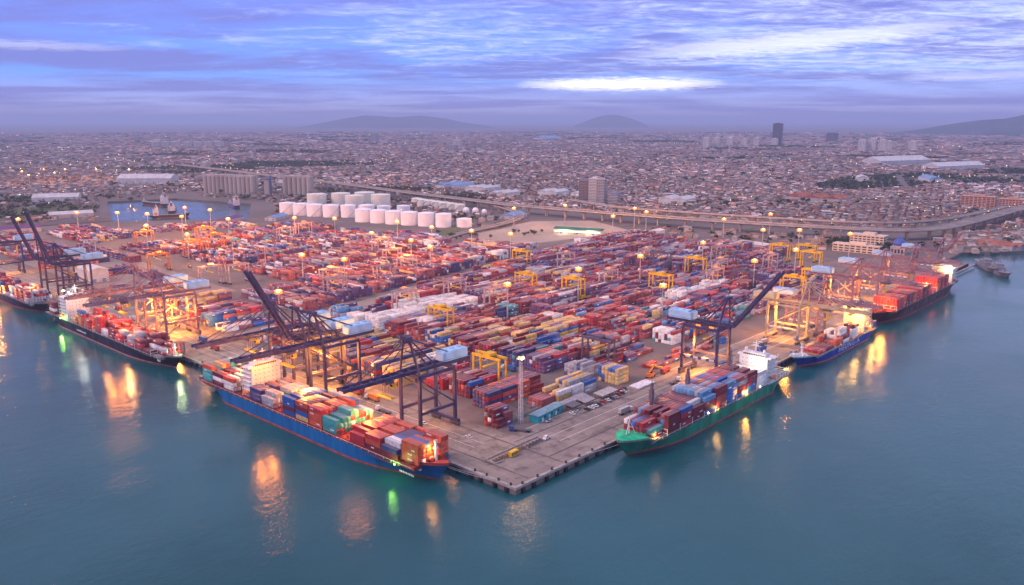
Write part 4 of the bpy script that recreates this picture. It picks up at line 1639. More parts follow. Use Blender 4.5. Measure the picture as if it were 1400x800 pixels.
    if blight:
        for u_ in (44, 53):
            MB().box(u_ - .9, u_ + .9, -4.0, -3.3, G + .6, G + 1.6).build('floodlight', M_lampo, r_)
        lamp(r_, (45, -4.5, G - 2.0), blight * .6, (1, .30, .035), 1.8)
        lamp(r_, (53, -4.5, G - 2.0), blight * .6, (1, .30, .035), 1.8)
    if light:
        lamp(r_, (2, -3, lz), light * 1.3, lcol, 1.2)
        lamp(r_, (-16, 3, lz + 4), light, lcol, 1.2)
    return r_


LQ, RQ = R(180), R(-90)
gantry(26, 90, LQ, 'indigo gantry crane nearest the quay corner, boom lowered over the blue ship', boom=40, trolley=.28, glow=(26, 31), light=9000, blight=12000)
gantry(26, 178, LQ, 'indigo gantry crane with lowered boom across the blue ship deckhouse', boom=50, trolley=.3, glow=(-6, 2, 22), light=75000, blight=30000, lz=22)
gantry(26, 197, LQ, 'indigo gantry crane with raised boom behind the blue ship', raised=60, boom=54, glow=(-4, 8), light=26000)
gantry(26, 224, LQ, 'indigo gantry crane whose lowered boom reaches past the blue stern', boom=50, trolley=.25, glow=(-6, 8, 30, 44, 56), light=20000, lz=22)
gantry(26, 392, LQ, 'mauve lattice gantry crane over the bow half of the black ship', M_crp, boom=50, lattice=True, glow=(-6, 4), light=90000, blight=26000, lz=18)
gantry(26, 428, LQ, 'mauve lattice gantry crane over the middle of the black ship', M_crp, boom=50, lattice=True, glow=(0, 30, 40, 48), light=60000, lz=18)
gantry(26, 604, LQ, 'indigo gantry crane with raised boom at the far left', raised=72, boom=54, light=14000)
gantry(26, 648, LQ, 'indigo gantry crane just beyond the far-left raised boom', raised=70, boom=46, light=14000)
gantry(26, 800, LQ, 'indigo gantry crane at the left edge of the view', boom=46, glow=(10,), light=40000)
gantry(221, 26, RQ, 'indigo gantry crane with raised boom beside the green ship', raised=52, boom=52, glow=(-4, 6), light=60000, lz=14)
gantry(345, 24, RQ, 'cream gantry crane with lowered boom over the lettered ship', M_crc, boom=44, hmat=M_mhc, s=.86, trolley=.3, glow=(24,), light=42000)
gantry(380, 24, RQ, 'mauve gantry crane beside the floodlit deckhouse', M_crp, boom=40, s=.8, lattice=True, light=10000)
gantry(478, 33, RQ, 'mauve lattice gantry crane at the bow of the dark red-laden ship', M_crp, boom=44, s=.9, lattice=True, light=50000)
gantry(545, 34, RQ, 'mauve lattice gantry crane amidships of the dark red-laden ship', M_crp, boom=44, s=.9, lattice=True, light=36000)
gantry(640, 35, RQ, 'mauve lattice gantry crane at the stern of the dark red-laden ship', M_crp, boom=40, s=.8, lattice=True, light=16000)
gantry(740, 36, RQ, 'mauve lattice gantry crane with raised boom at the quay end', M_crp, raised=66, boom=34, s=.72, lattice=True)

# ------------------------------------------------------------------ yard gantries
M_rw = pm('crane_dusty_pink', (.46, .33, .33), .6, .2, .3)
M_rn = pm('crane_slate', (.10, .09, .14), .6, .2, .3)
M_ro = pm('crane_amber', (.62, .22, .06), .6, .2, .3)


def make_rtg(mat, span=23.0, hh=19.0):
    r_ = thing('yard_gantry', 'x', 'crane')
    hs = span / 2
    for sy in (1, -1):
        MB().box(-5.5, 5.5, sy * hs - .55, sy * hs + .55, 1.5, 2.7).build('sill_beam', mat, r_)
        for sx in (1, -1):
            MB().bar((sx * 3.6, sy * hs, 2.7), (sx * 3.2, sy * hs, hh), 1.0, 1.1).build('leg', mat, r_)
            w = MB()
            for q in (-1.1, 1.1):
                w.tube((sx * 4.2 + q, sy * hs - .5, .85), (sx * 4.2 + q, sy * hs + .5, .85), .85, 9)
            w.build('wheel', M_rubber, r_)
        MB().bar((-3.2, sy * hs, hh - 4.5), (3.2, sy * hs, hh - 4.5), .5).build('tie_beam', mat, r_)
    for sx in (1, -1):
        MB().box(sx * 3.2 - .6, sx * 3.2 + .6, -hs - 1, hs + 1, hh, hh + 1.6).build('top_girder', mat, r_)
    MB().box(-3.4, 3.4, -3.4, 2.4, hh + 1.62, hh + 3.4).build('trolley', mat, r_)
    c = MB().box(-1.2, 1.2, 3.0, 5.2, hh - 2.8, hh - .1).build('operator_cab', M_white, r_)
    MB().box(-1.25, -1.2, 3.2, 5.0, hh - 2.2, hh - .8).build('window', M_glass, c)
    s_ = MB()
    s_.box(-6, 6, -1.2, 1.2, hh - 5.6, hh - 4.9)
    for xx in (-2, 2):
        s_.bar((xx, 0, hh - 4.9), (xx, 0, hh + 1.6), .1)
    s_.build('spreader', M_yel, r_)
    MB().box(-2.6, 2.6, -hs - 1.9, -hs - .6, 2.71, 5.2).build('engine_box', mat, r_)
    return r_


RTG = [('y', 179, 233), ('y', 104, 121), ('y', 342, 297), ('y', 354, 245), ('y', 430, 194), ('y', 542, 220), ('y', 508, 90), ('y', 559, 92), ('y', 673, 145),
       ('y', 720, 170), ('y', 450, 399), ('w', 205, 324), ('w', 268, 322), ('w', 271, 270), ('w', 412, 246), ('w', 493, 169), ('w', 549, 194), ('w', 559, 297),
       ('n', 550, 271), ('n', 188, 91), ('w', 620, 169), ('w', 640, 245), ('w', 470, 348), ('n', 610, 220), ('n', 505, 143), ('y', 700, 195),
       ('wN', 208, 420), ('wN', 234, 464), ('wN', 285, 440), ('wN', 336, 463), ('wN', 362, 520), ('oN', 151, 690), ('wN', 150, 570), ('oN', 234, 760), ('oN', 285, 800), ('wN', 380, 790),
       ('wN', 438, 820), ('oN', 310, 880), ('oN', 234, 900), ('wN', 414, 600), ('wN', 184, 560)]
protos = {}
cname = {'y': 'yellow', 'w': 'dusty pink', 'n': 'slate grey', 'o': 'amber-lit'}
cm_ = {'y': M_yel, 'w': M_rw, 'n': M_rn, 'o': M_ro}
entries = []
for code, x, y in RTG:
    d, fw, ac = to_cam(x, y)
    entries.append((float(ac / fw), code, x, y))
entries.sort()
cnt = {}
for q, code, x, y in entries:
    k = code[0]
    if k not in protos:
        protos[k] = make_rtg(cm_[k])
        o = protos[k]
    else:
        o = copy_tree(protos[k])
    # rows along X span in Y; rows along Y span in X
    if code.endswith('N'):
        jn = round((x - 147) / 25.6)
        o.location = (147 + jn * 25.6 + 1.5, y, 0)
        o.rotation_euler = (0, 0, R(90))
    else:
        jn = round((y - 116) / 25.6)
        o.location = (x, (116 if jn else 116) + jn * 25.6 + 1.5, 0)
    i = cnt.get(k, 0)
    cnt[k] = i + 1
    if k == 'o' or (code.endswith('N') and i % 2 == 0):
        MB().box(-1.0, 1.0, -1.4, 1.4, 22.45, 23.2).build('beacon_floodlight', M_lampo, o)
        lamp(None, (o.location.x, o.location.y, 25.5), 70000, (1, .36, .07), .9).name = 'gantry_light'
    tag(o, '%s yard gantry crane straddling container rows, %s from the left of its colour' % (cname[k], ORD[i]), 'crane', 'yard gantry cranes')

# ------------------------------------------------------------------ floodlight masts
M_mast = pm('mast_galvanised', (.50, .46, .46), .5, .15, .4, metal=.2)
MASTS = [(215, 1108), (257, 1061), (215, 868), (211, 744), (364, 1060), (374, 996), (403, 802), (437, 751), (217, 502), (230, 446), (95, 352), (470, 650), (366, 500), (375, 586),
         (465, 573), (347, 445), (475, 508), (717, 655), (486, 450), (809, 623), (732, 470), (849, 511), (816, 467), (810, 331), (917, 311), (767, 200), (738, 236), (583, 235),
         (452, 234), (505, 132), (246, 233), (347, 234), (333, 131), (776, 138), (603, 132), (223, 656), (239, 612), (113, 776), (124, 1078), (520, 2330), (600, 2400), (560, 2200), (640, 2350), (700, 2280), (480, 2150), (760, 2200), (300, 940), (330, 860), (280, 1010)]
UNLIT = {(223, 656), (239, 612), (113, 776)}


def make_mast(lit):
    r_ = thing('floodlight_mast', 'x', 'lamp mast')
    MB().cyl((0, 0), .62, 0, 29.3, 10, .32).build('pole', M_mast, r_)
    MB().cyl((0, 0), 1.1, 0, .8, 10).build('footing', M_conc, r_)
    rg = MB()
    rg.lathe((0, 0), [(1.5, 28.5), (1.8, 28.5), (1.8, 28.8), (1.5, 28.8)], 12)
    for k in range(6):
        a = R(60 * k)
        rg.bar((.3 * math.cos(a), .3 * math.sin(a), 28.65), (1.7 * math.cos(a), 1.7 * math.sin(a), 28.65), .14)
    rg.build('lamp_ring', M_mast, r_)
    mat = M_lampo if lit else M_mast
    bb = MB()
    bb.lathe((0, 0), [(.1, 29.0), (1.5, 29.4), (1.8, 30.2), (1.5, 31.0), (.1, 31.8)], 10)
    bb.build('lamp_cluster', M_bulb if lit else M_mast, r_)
    for k in range(14):  # outer floods enlarged; on lit masts their orange imitates the lamp's halo
        a = R(360 / 7 * k + (25 if k > 6 else 0))
        c_, s_ = math.cos(a), math.sin(a)
        f = MB()
        f.box(-.3, .35, -.85, .85, -.65, .65)
        o = f.build('floodlight', mat, r_)
        o.location = (2.3 * c_, 2.3 * s_, 29.0 + (1.5 if k > 6 else 0))
        o.rotation_euler = (0, R(25), a)
    return r_


pl = pu_ = None
ent = sorted((float(to_cam(x, y)[2] / to_cam(x, y)[1]), x, y) for x, y in MASTS)
for i, (q, x, y) in enumerate(ent):
    lit = (x, y) not in UNLIT
    if lit:
        o = pl = make_mast(True) if pl is None else copy_tree(pl)
    else:
        o = pu_ = make_mast(False) if pu_ is None else copy_tree(pu_)
    o.location = (x, y, 0)
    o.scale = (1.15, 1.15, 1.04)
    where = 'in the north yard' if y > 352 + (x - 60) * .21 and x < 700 else 'in the main container yard' if x < 700 else 'along the road beside the viaduct'
    tag(o, '%s floodlight mast %s, %s mast counting from the left' % ('orange-lit' if lit else 'unlit pale', where, nth(i + 1)), 'lamp mast', 'floodlight masts')
    if lit:
        d = float(to_cam(x, y)[0])
        lamp(None, (x, y, 34.2), (110000 if x < 400 or y > 400 else 70000) if y < 600 else 180000, (1, .40, .09), 1.3).name = 'mast_light'

# lattice tower with lamps near the corner
M_latt = pm('lattice_white', (.62, .60, .60), .5, .15)
lt = thing('lattice_tower', 'slender white lattice lighting tower beside the teal shed', 'lamp mast', (66, 56, 0))
fr = MB()
hw0, hw1, TH = 1.0, .6, 38
def lw(z):
    return hw0 + (hw1 - hw0) * z / TH
for sx in (1, -1):
    for sy in (1, -1):
        fr.bar((sx * hw0, sy * hw0, 0), (sx * hw1, sy * hw1, TH), .18)
fr.build('corner_posts', M_latt, lt)
br = MB()
for k in range(16):
    z0_, z1_ = k * TH / 16, (k + 1) * TH / 16
    a, b2 = lw(z0_), lw(z1_)
    s_ = 1 if k % 2 else -1
    for sy in (1, -1):
        br.bar((-s_ * a, sy * a, z0_), (s_ * b2, sy * b2, z1_), .10)
        br.bar((sy * a, -s_ * a, z0_), (sy * b2, s_ * b2, z1_), .10)
        br.bar((-b2, sy * b2, z1_), (b2, sy * b2, z1_), .10)
        br.bar((sy * b2, -b2, z1_), (sy * b2, b2, z1_), .10)
br.build('lattice_bracing', M_latt, lt)
MB().box(-1.8, 1.8, -1.8, 1.8, TH, TH + .3).build('platform', M_latt, lt)
M_lampy = pm('lamp_glow_yellowgreen', (1, 1, 1), emit=(.85, 1, .42), es=9)
for k in range(6):
    f = MB().box(-.25, .25, -.5, .5, TH + .4, TH + 1.3).build('floodlight', M_lampo if k < 4 else M_lampy, lt)
    a = R(60 * k + 20)
    f.location = (1.5 * math.cos(a), 1.5 * math.sin(a), 0)
    f.rotation_euler = (0, 0, a)
lamp(lt, (0, 0, TH + 3), 26000, (1, .55, .22), 1.0)

# ------------------------------------------------------------------ corner area: sheds, canopies, vehicles, spreader frame
M_teal = pm('shed_teal', (.015, .30, .36), .55, .15, .3)
M_tealr = pm('shed_roof', (.20, .33, .38), .6, .2, .3)
sh = thing('shed', 'teal container-like shed with grey-blue roof beside lattice tower', 'shed', (84, 52, 0), R(6))
w = MB().box(-13, 13, -3, 3, 0, 4.4).build('wall', M_teal, sh)
MB().gable(-13.6, 13.6, -3.6, 3.6, 4.41, 5.4).build('roof', M_tealr, sh)
for xx in (-8, -1, 6):
    MB().box(xx - .7, xx + .7, -3.06, -3.0, 0, 2.2).build('door', M_white, sh)
    MB().box(xx + 1.6, xx + 3.2, -3.06, -3.0, 1.6, 3).build('window', M_glass, sh)
wl = thing('low_wall', 'pale concrete yard wall beside lattice tower', 'wall', (76, 62, 0))
for k in range(8):
    MB().box(-14 + k * 3.6, -10.5 + k * 3.6, -.15, .15, 0, 2.2).build('panel', M_conc, wl)
for k in range(9):
    MB().box(-14.2 + k * 3.6, -13.9 + k * 3.6 - .05, -.25, .25, 0, 2.5).build('post', M_conc, wl)
pv_ = sheet('mast_yard', [(60, 58), (96, 62), (96, 80), (60, 78)], .05, M_conc_d)

M_cr = [pm('canopy_grey', (.30, .28, .30), .6, .2), pm('canopy_slate', (.12, .11, .13), .6, .2), pm('canopy_pale', (.40, .36, .34), .6, .2)]
def canopy(x, y, L, Wd, m, label):
    r_ = thing('parking_canopy', label, 'canopy', (x, y, 0), R(2), 'parking canopies beside the container block')
    for k in range(int(L / 3.4)):
        for sy in (1, -1):
            MB().box(-L / 2 + 1.6 + k * 3.4 - .1, -L / 2 + 1.6 + k * 3.4 + .1, sy * (Wd / 2 - .5) - .1, sy * (Wd / 2 - .5) + .1, 0, 2.9).build('post', M_steel, r_)
    rf = MB()
    n = int(L / 1.7)
    vs, fs = [], []
    for k in range(n + 1):
        z = 3.0 + (.22 if k % 2 else 0)
        x_ = -L / 2 + k * L / n
        vs += [(x_, -Wd / 2, z), (x_, Wd / 2, z + .7), (x_, -Wd / 2, z - .12), (x_, Wd / 2, z + .58)]
    for k in range(n):
        a = k * 4
        fs += [(a, a + 4, a + 5, a + 1), (a + 2, a + 3, a + 7, a + 6), (a, a + 2, a + 6, a + 4), (a + 1, a + 5, a + 7, a + 3)]
    fs += [(0, 1, 3, 2), (n * 4, n * 4 + 2, n * 4 + 3, n * 4 + 1)]
    rf.add(vs, fs)
    rf.build('roof', m, r_)
canopy(113, 54, 24, 4.5, M_cr[0], 'long grey parking canopy nearest the yellow-topped containers')
canopy(104, 48, 9, 6, M_cr[1], 'small dark canopy next to the teal shed')
canopy(117, 47.5, 11, 6, M_cr[0], 'grey canopy in the middle of the parking strip')
canopy(137, 47.5, 18, 7, M_cr[2], 'pale brown canopy at the far end of the parking strip')

M_car = [pm('car_white', (.72, .72, .74), .25, .05), pm('car_silver', (.42, .42, .46), .3, .05), pm('car_dark', (.04, .04, .05), .3, .05), pm('car_red', (.38, .03, .04), .3, .05)]
def make_car(mat):
    r_ = thing('parked_car', 'x', 'car')
    b2 = MB()
    prof = [(-2.2, .35), (-2.2, .85), (-1.5, .95), (1.0, .98), (2.1, .8), (2.2, .4)]
    n = len(prof)
    vs = [(x, -.86, z) for x, z in prof] + [(x, .86, z) for x, z in prof]
    b2.add(vs, [tuple(range(n)), tuple(range(n, 2 * n))[::-1]] + [(k, n + k, n + (k + 1) % n, (k + 1) % n) for k in range(n)])
    bo = b2.build('body', mat, r_)
    g2 = MB()
    prof = [(-1.7, .95), (-1.25, 1.45), (.25, 1.48), (1.0, .98)]
    n = len(prof)
    vs = [(x, -.74, z) for x, z in prof] + [(x, .74, z) for x, z in prof]
    g2.add(vs, [tuple(range(n)), tuple(range(n, 2 * n))[::-1]] + [(k, n + k, n + (k + 1) % n, (k + 1) % n) for k in range(n)])
    g2.build('cabin_glass', M_glass, r_)
    MB().box(-1.22, .25, -.72, .72, 1.485, 1.54).build('roof', mat, r_)
    for sx in (-1.35, 1.35):
        for sy in (-.8, .8):
            MB().tube((sx, sy - .1, .32), (sx, sy + .1, .32), .32, 10).build('wheel', M_rubber, r_)
    for sy in (-.6, .6):
        MB().box(2.12, 2.2, sy - .2, sy + .2, .55, .72).build('headlight', M_white, r_)
    return r_
carp = {}
CARS = [(97, 43, 80, 0), (101.5, 43, 85, 1), (109, 41, 95, 2), (113, 41, 90, 0), (117, 41, 92, 0), (121, 41.5, 88, 2), (126, 42, 90, 3), (131, 42, 86, 0), (135, 42, 90, 2), (139, 42, 95, 1),
        (144, 43, 90, 3), (148, 43, 88, 2), (151, 44, 90, 0), (153, 47, 92, 3), (156, 47, 88, 2), (150, 49, 86, 3), (78, 45, 170, 1), (30, 62, 92, 0), (27, 96, 90, 0), (31, 120, 88, 1)]
for i, (x, y, a, k) in enumerate(CARS):
    o = carp[k] = make_car(M_car[k]) if k not in carp else copy_tree(carp[k])
    o.location = (x, y, .05)
    o.rotation_euler = (0, 0, R(a))
    cn = ['white', 'silver', 'black', 'red'][k]
    if x > 90:
        lab = '%s car in the parking strip, %s car counting from the teal shed' % (cn, ORD[i])
    else:
        lab = ['silver car parked in front of the teal shed', 'white car on the apron nearest the corner gantry crane', 'white car on the apron under the corner gantry crane', 'silver car on the apron beyond the corner gantry crane'][max(0, i - 16)]
    tag(o, lab, 'car', 'parked cars')

# trucks with trailers
def make_truck(cabm, load):
    r_ = thing('truck', 'x', 'truck')
    c = MB()
    prof = [(4.2, .6), (4.2, 2.9), (5.9, 3.0), (6.5, 1.7), (6.5, .6)]
    n = len(prof)
    vs = [(x, -1.2, z) for x, z in prof] + [(x, 1.2, z) for x, z in prof]
    c.add(vs, [tuple(range(n))[::-1], tuple(range(n, 2 * n))] + [(k, (k + 1) % n, n + (k + 1) % n, n + k) for k in range(n)])
    co = c.build('cab', cabm, r_)
    MB().box(6.2, 6.42, -1.0, 1.0, 1.75, 2.6).build('windscreen', M_glass, co)
    t_ = MB()
    t_.box(-6.3, 4.0, -.5, .5, .95, 1.25).box(-6.3, 3.2, -1.2, 1.2, 1.26, 1.42)
    t_.build('trailer', M_steel, r_)
    for x in (5.4, 3.0, -3.6, -4.8):
        for sy in (-1, 1):
            MB().tube((x, sy * 1.0 - .2, .5), (x, sy * 1.0 + .2, .5), .5, 10).build('wheel', M_rubber, r_)
    if load:
        b2 = MB()
        b2.box(-6.2, 3.1, -1.2, 1.2, 1.44, 4.0)
        b2.build('box_load', load, r_)
    return r_
M_ld = [pm('load_red', (.36, .05, .05), .5), pm('load_orange', (.55, .2, .04), .5), pm('load_grey', (.4, .4, .42), .5)]
for x, y, a, cm2, ld, lab in [(24, 128, 90, M_white, None, 'white-cabbed truck with empty trailer on the blue ship apron'),
                              (33, 150, 90, M_white, M_ld[1], 'truck with orange box on the apron behind the blue ship'),
                              (34, 168, 90, M_white, M_ld[0], 'truck with red box under the second indigo crane'),
                              (120, 21, 0, M_white, M_ld[2], 'truck with grey box on the apron near the green bow'),
                              (290, 22, 180, M_white, M_ld[0], 'truck with red box on the apron beyond the green stern'),
                              (56, 47, 120, pm('cab_blue', (.03, .08, .3), .4), None, 'blue-cabbed truck with empty trailer beside the lattice tower'),
                              (205, 47, 10, M_orange, M_ld[0], 'orange-cabbed truck with red box at the yard edge'),
                              (190, 30, 5, M_white, None, 'white-cabbed truck with empty trailer near the raised right boom')]:
    o = make_truck(cm2, ld)
    o.location = (x, y, .05)
    o.rotation_euler = (0, 0, R(a))
    tag(o, lab, 'truck')

# terminal tractors moving through the yard
TRK = [(24, 250, 90), (31, 275, 90), (24, 330, 90), (30, 360, 90), (24, 470, 90), (31, 520, 90), (136, 130, 90), (133, 205, 90), (139, 262, 90), (134, 310, 90), (100, 359, 10), (165, 370, 11), (250, 388, 12),
       (300, 396, 191), (355, 410, 12), (410, 418, 193), (480, 436, 13), (540, 452, 193), (660, 480, 14), (245, 24, 0), (320, 31, 180), (400, 26, 0), (470, 44, 3), (54, 200, 90), (53, 290, 90),
       (265, 150, 90), (262, 220, 90), (404, 120, 90), (402, 200, 90), (545, 180, 90), (265, 300, 90), (120, 580, 80), (100, 640, 85), (130, 700, 80), (170, 720, 70), (185, 690, 75)]
tps = [make_truck(M_white, M_ld[0]), make_truck(M_white, M_ld[2]), make_truck(M_orange, None), make_truck(M_white, pm('load_blue', (.03, .1, .3), .5))]
tn = ['red box', 'grey box', 'empty trailer', 'blue box']
used = set()
TRK.sort(key=lambda q: float(to_cam(q[0], q[1])[2] / to_cam(q[0], q[1])[1]))
tc_ = [0] * 4
for i, (x, y, a) in enumerate(TRK):
    k = i % 4
    o = tps[k] if k not in used else copy_tree(tps[k])
    used.add(k)
    o.location = (x, y, .07)
    o.rotation_euler = (0, 0, R(a))
    tc_[k] += 1
    tag(o, 'port truck with %s driving through the terminal, %s such truck from the left' % (tn[k], nth(tc_[k])), 'truck', 'port trucks')

# orange reach stacker at the yard edge
rs = thing('reach_stacker', 'orange reach stacker parked at the edge of the yard', 'reach stacker', (190, 49, .03), R(12))
b2 = MB()
b2.box(-4, 3.2, -1.9, 1.9, .9, 2.4).box(-4.4, -2.2, -1.7, 1.7, 2.41, 3.3)
b2.build('chassis', M_orange, rs)
cb = MB().box(-1.2, .8, -.9, .9, 2.42, 4.3).build('operator_cab', M_glass, rs)
MB().bar((-3.4, 0, 4.0), (7.2, 0, 7.2), .9, 1.0).build('boom', M_orange, rs)
MB().box(6.4, 7.8, -5.5, 5.5, 5.3, 6.2).build('spreader', M_yel, rs)
for x in (-2.9, 2.3):
    for sy in (-1.7, 1.7):
        MB().tube((x, sy - .5, .85), (x, sy + .5, .85), .85, 12).build('wheel', M_rubber, rs)

# fenced spreader frames and a yellow spreader on the corner apron
M_rust = pm('rusty_steel', (.24, .14, .09), .8, .3, .8)
fence = thing('low_barrier', 'low concrete barrier around the spare spreaders on the corner', 'barrier', (36, 29, 0))
for (x0, y0, x1, y1) in ((-22, -2.5, -22, 4.5), (-22, 4.5, 20, 5.5), (-22, -2.5, -16, -3.2)):
    nn = max(2, int(math.hypot(x1 - x0, y1 - y0) / 3))
    for k in range(nn):
        a = Vector((x0 + (x1 - x0) * k / nn, y0 + (y1 - y0) * k / nn, .4))
        b3 = Vector((x0 + (x1 - x0) * (k + .94) / nn, y0 + (y1 - y0) * (k + .94) / nn, .4))
        MB().bar(a, b3, .5, .8).build('block', M_conc, fence)
def spreader_frame(x, y, rz, m, L, label):
    r_ = thing('spare_spreader', label, 'spreader', (x, y, .05), rz, 'spare spreaders on the corner')
    f = MB()
    f.box(-L / 2, L / 2, -.9, -.5, .5, 1.1).box(-L / 2, L / 2, .5, .9, .5, 1.1)
    f.build('main_beam', m, r_)
    for xx in (-L / 2 + .3, -L / 4, 0, L / 4, L / 2 - .3):
        MB().box(xx - .3, xx + .3, -1.2, 1.2, 1.11, 1.5).build('cross_member', m, r_)
    for sx in (-1, 1):
        for sy in (-1, 1):
            MB().box(sx * L / 2 - .2, sx * L / 2 + .2, sy * 1.1 - .2, sy * 1.1 + .2, 0, .5).build('corner_foot', m, r_)
spreader_frame(20, 28.6, R(3), M_rust, 10, 'rusty spreader frame at the near end of the barrier')
spreader_frame(33, 29.6, R(3), M_rust, 12, 'rusty spreader frame behind the yellow generator box')
spreader_frame(47, 29.2, R(4), M_steel, 12, 'dark spreader frame at the far end of the barrier')
gb = thing('generator_box', 'yellow generator box standing among the spare spreaders', 'generator', (28, 27, .03), R(4))
MB().box(-3, 3, -1.2, 1.2, .3, 2.9).build('body', M_yel, gb)
for k in range(5):
    MB().box(-2.6 + k * 1.1, -1.9 + k * 1.1, -1.24, -1.2, .8, 2.4).build('louvre', M_steel, gb)
MB().box(-3.1, 3.1, -1.0, 1.0, 0, .29).build('skid', M_steel, gb)
vn = make_car(M_car[0])
vn.location = (57, 29, .05)
vn.scale = (1.2, 1.15, 1.5)
vn.rotation_euler = (0, 0, R(10))
tag(vn, 'white van parked at the far end of the spare spreaders', 'van')
wsh = thing('tarpaulin_stack', 'pale tarpaulin-covered pallets at the yard edge past the cars', 'tarpaulin', (172, 44, 0))
for k in range(5):
    MB().box(-9 + k * 3.8, -5.6 + k * 3.8, -4, 4, 0, .7 + .15 * (k % 2)).build('covered_pallet', M_sign, wsh)

# ------------------------------------------------------------------ viaduct
M_via = pm('viaduct_concrete', (.48, .40, .35), .85, .18, .08)
M_viad = pm('viaduct_road', (.22, .18, .17), .9, .2, .05)
def viaduct(pts, w, z, label, pier_every=34, pierw=2.6):
    P_ = []
    for i in range(len(pts) - 1):
        p0 = Vector(pts[max(0, i - 1)]); p1 = Vector(pts[i]); p2 = Vector(pts[i + 1]); p3 = Vector(pts[min(len(pts) - 1, i + 2)])
        for k in range(8):
            t_ = k / 8
            q = .5 * ((2 * p1) + (p2 - p0) * t_ + (2 * p0 - 5 * p1 + 4 * p2 - p3) * t_ * t_ + (-p0 + 3 * p1 - 3 * p2 + p3) * t_ ** 3)
            P_.append(q)
    P_.append(Vector(pts[-1]))
    zs = z if callable(z) else (lambda u_: z)
    n = len(P_)
    r_ = thing('viaduct', label, 'viaduct', (P_[0].x, P_[0].y, 0))
    ox, oy = P_[0]
    nrm = []
    for i in range(n):
        d = (P_[min(n - 1, i + 1)] - P_[max(0, i - 1)]).normalized()
        nrm.append(Vector((-d.y, d.x)))
    def strip(offs, name, mat):
        vs, fs = [], []
        k = len(offs)
        for i in range(n):
            zz = zs(i / (n - 1))
            for o_, dz_ in offs:
                q = P_[i] + nrm[i] * o_
                vs.append((q.x - ox, q.y - oy, zz + dz_))
        for i in range(n - 1):
            for j in range(k):
                fs.append((i * k + j, i * k + (j + 1) % k, (i + 1) * k + (j + 1) % k, (i + 1) * k + j))
        fs.append(tuple(range(k))[::-1])
        fs.append(tuple((n - 1) * k + j for j in range(k)))
        MB().add(vs, fs).build(name, mat, r_)
    h = w / 2
    strip([(-h, 0), (h, 0), (h, -.6), (h * .45, -2.2), (-h * .45, -2.2), (-h, -.6)], 'deck', M_via)
    strip([(-h + .5, .01), (h - .5, .01), (h - .5, .03), (-h + .5, .03)], 'carriageway', M_viad)
    strip([(-h, .02), (-h + .4, .02), (-h + .4, 1.1), (-h, 1.1)], 'parapet', M_via)
    strip([(h - .4, .02), (h, .02), (h, 1.1), (h - .4, 1.1)], 'parapet', M_via)
    acc = 0
    last = P_[0]
    pmesh = {}
    for i in range(1, n):
        acc += (P_[i] - last).length
        last = P_[i]
        if acc > pier_every:
            acc = 0
            zz = zs(i / (n - 1))
            a = math.atan2(nrm[i].y, nrm[i].x)
            mb = MB()
            mb.box(-pierw, pierw, -1.3, 1.3, -.3, zz - 4)
            mb.add([(-pierw, -1.3, zz - 4), (pierw, -1.3, zz - 4), (pierw, 1.3, zz - 4), (-pierw, 1.3, zz - 4), (-h * .8, -1.4, zz - 2.2), (h * .8, -1.4, zz - 2.2), (h * .8, 1.4, zz - 2.2), (-h * .8, 1.4, zz - 2.2)],
                   [(0, 1, 5, 4), (1, 2, 6, 5), (2, 3, 7, 6), (3, 0, 4, 7), (4, 5, 6, 7)])
            o = mb.build('pier', M_via, r_, (P_[i].x - ox, P_[i].y - oy, 0), a)
viaduct([(1150, 2700), (1096, 2305), (1022, 1764), (988, 1483), (932, 1163), (905, 956), (885, 811), (892, 646), (904, 501), (922, 378), (947, 269), (971, 192), (998, 145), (1060, 112), (1231, 99), (1490, 88), (1800, 60), (2300, -40)], 24, 14, 'long concrete motorway viaduct on piers behind the container yard')
viaduct([(1040, 800), (980, 640), (985, 500), (1000, 390), (1020, 290), (1050, 210), (1110, 160), (1240, 130), (1480, 112)], 11, 15, 'narrower second viaduct running behind the long one', 36, 1.8)
viaduct([(905, 905), (860, 800), (800, 715), (705, 675), (600, 655), (470, 610)], 11, lambda u_: 11 - 10.2 * u_, 'curved exit ramp descending towards the bare lot', 30, 1.6)

# ------------------------------------------------------------------ storage tanks and silos
M_tank = pm('tank_white', (.84, .82, .84), .45, .06, .1)
M_tankc = pm('tank_cream', (.76, .72, .62), .5, .08, .1)
TK = [(581, 1092), (591, 1064), (593, 1026), (617, 1017), (641, 1009), (672, 1011), (692, 1189), (747, 1218), (800, 1232), (743, 1112), (616, 902), (617, 870), (619, 837), (621, 805), (630, 775),
      (638, 742), (658, 715), (718, 999), (736, 960), (772, 978), (862, 1048), (849, 1006), (838, 955), (837, 907), (712, 829)]
TK = [(581, 1100, 13), (589, 1068, 13), (597, 1036, 13), (611, 1006, 13), (630, 980, 12), (655, 958, 12), (700, 1180, 17), (745, 1160, 17), (790, 1140, 18), (730, 1095, 16), (780, 1075, 17),
      (606, 905, 12.5), (614, 874, 12.5), (622, 843, 12.5), (630, 812, 12.5), (640, 781, 12), (650, 750, 11.5), (672, 724, 11), (690, 1010, 11), (715, 985, 11), (742, 960, 11),
      (858, 1055, 10), (850, 1028, 10), (846, 1002, 10), (842, 976, 10), (838, 950, 10), (835, 925, 9), (832, 900, 9)]
tord = sorted(range(len(TK)), key=lambda i: float(to_cam(TK[i][0], TK[i][1])[2] / to_cam(TK[i][0], TK[i][1])[1]))
rank = {i: k for k, i in enumerate(tord)}
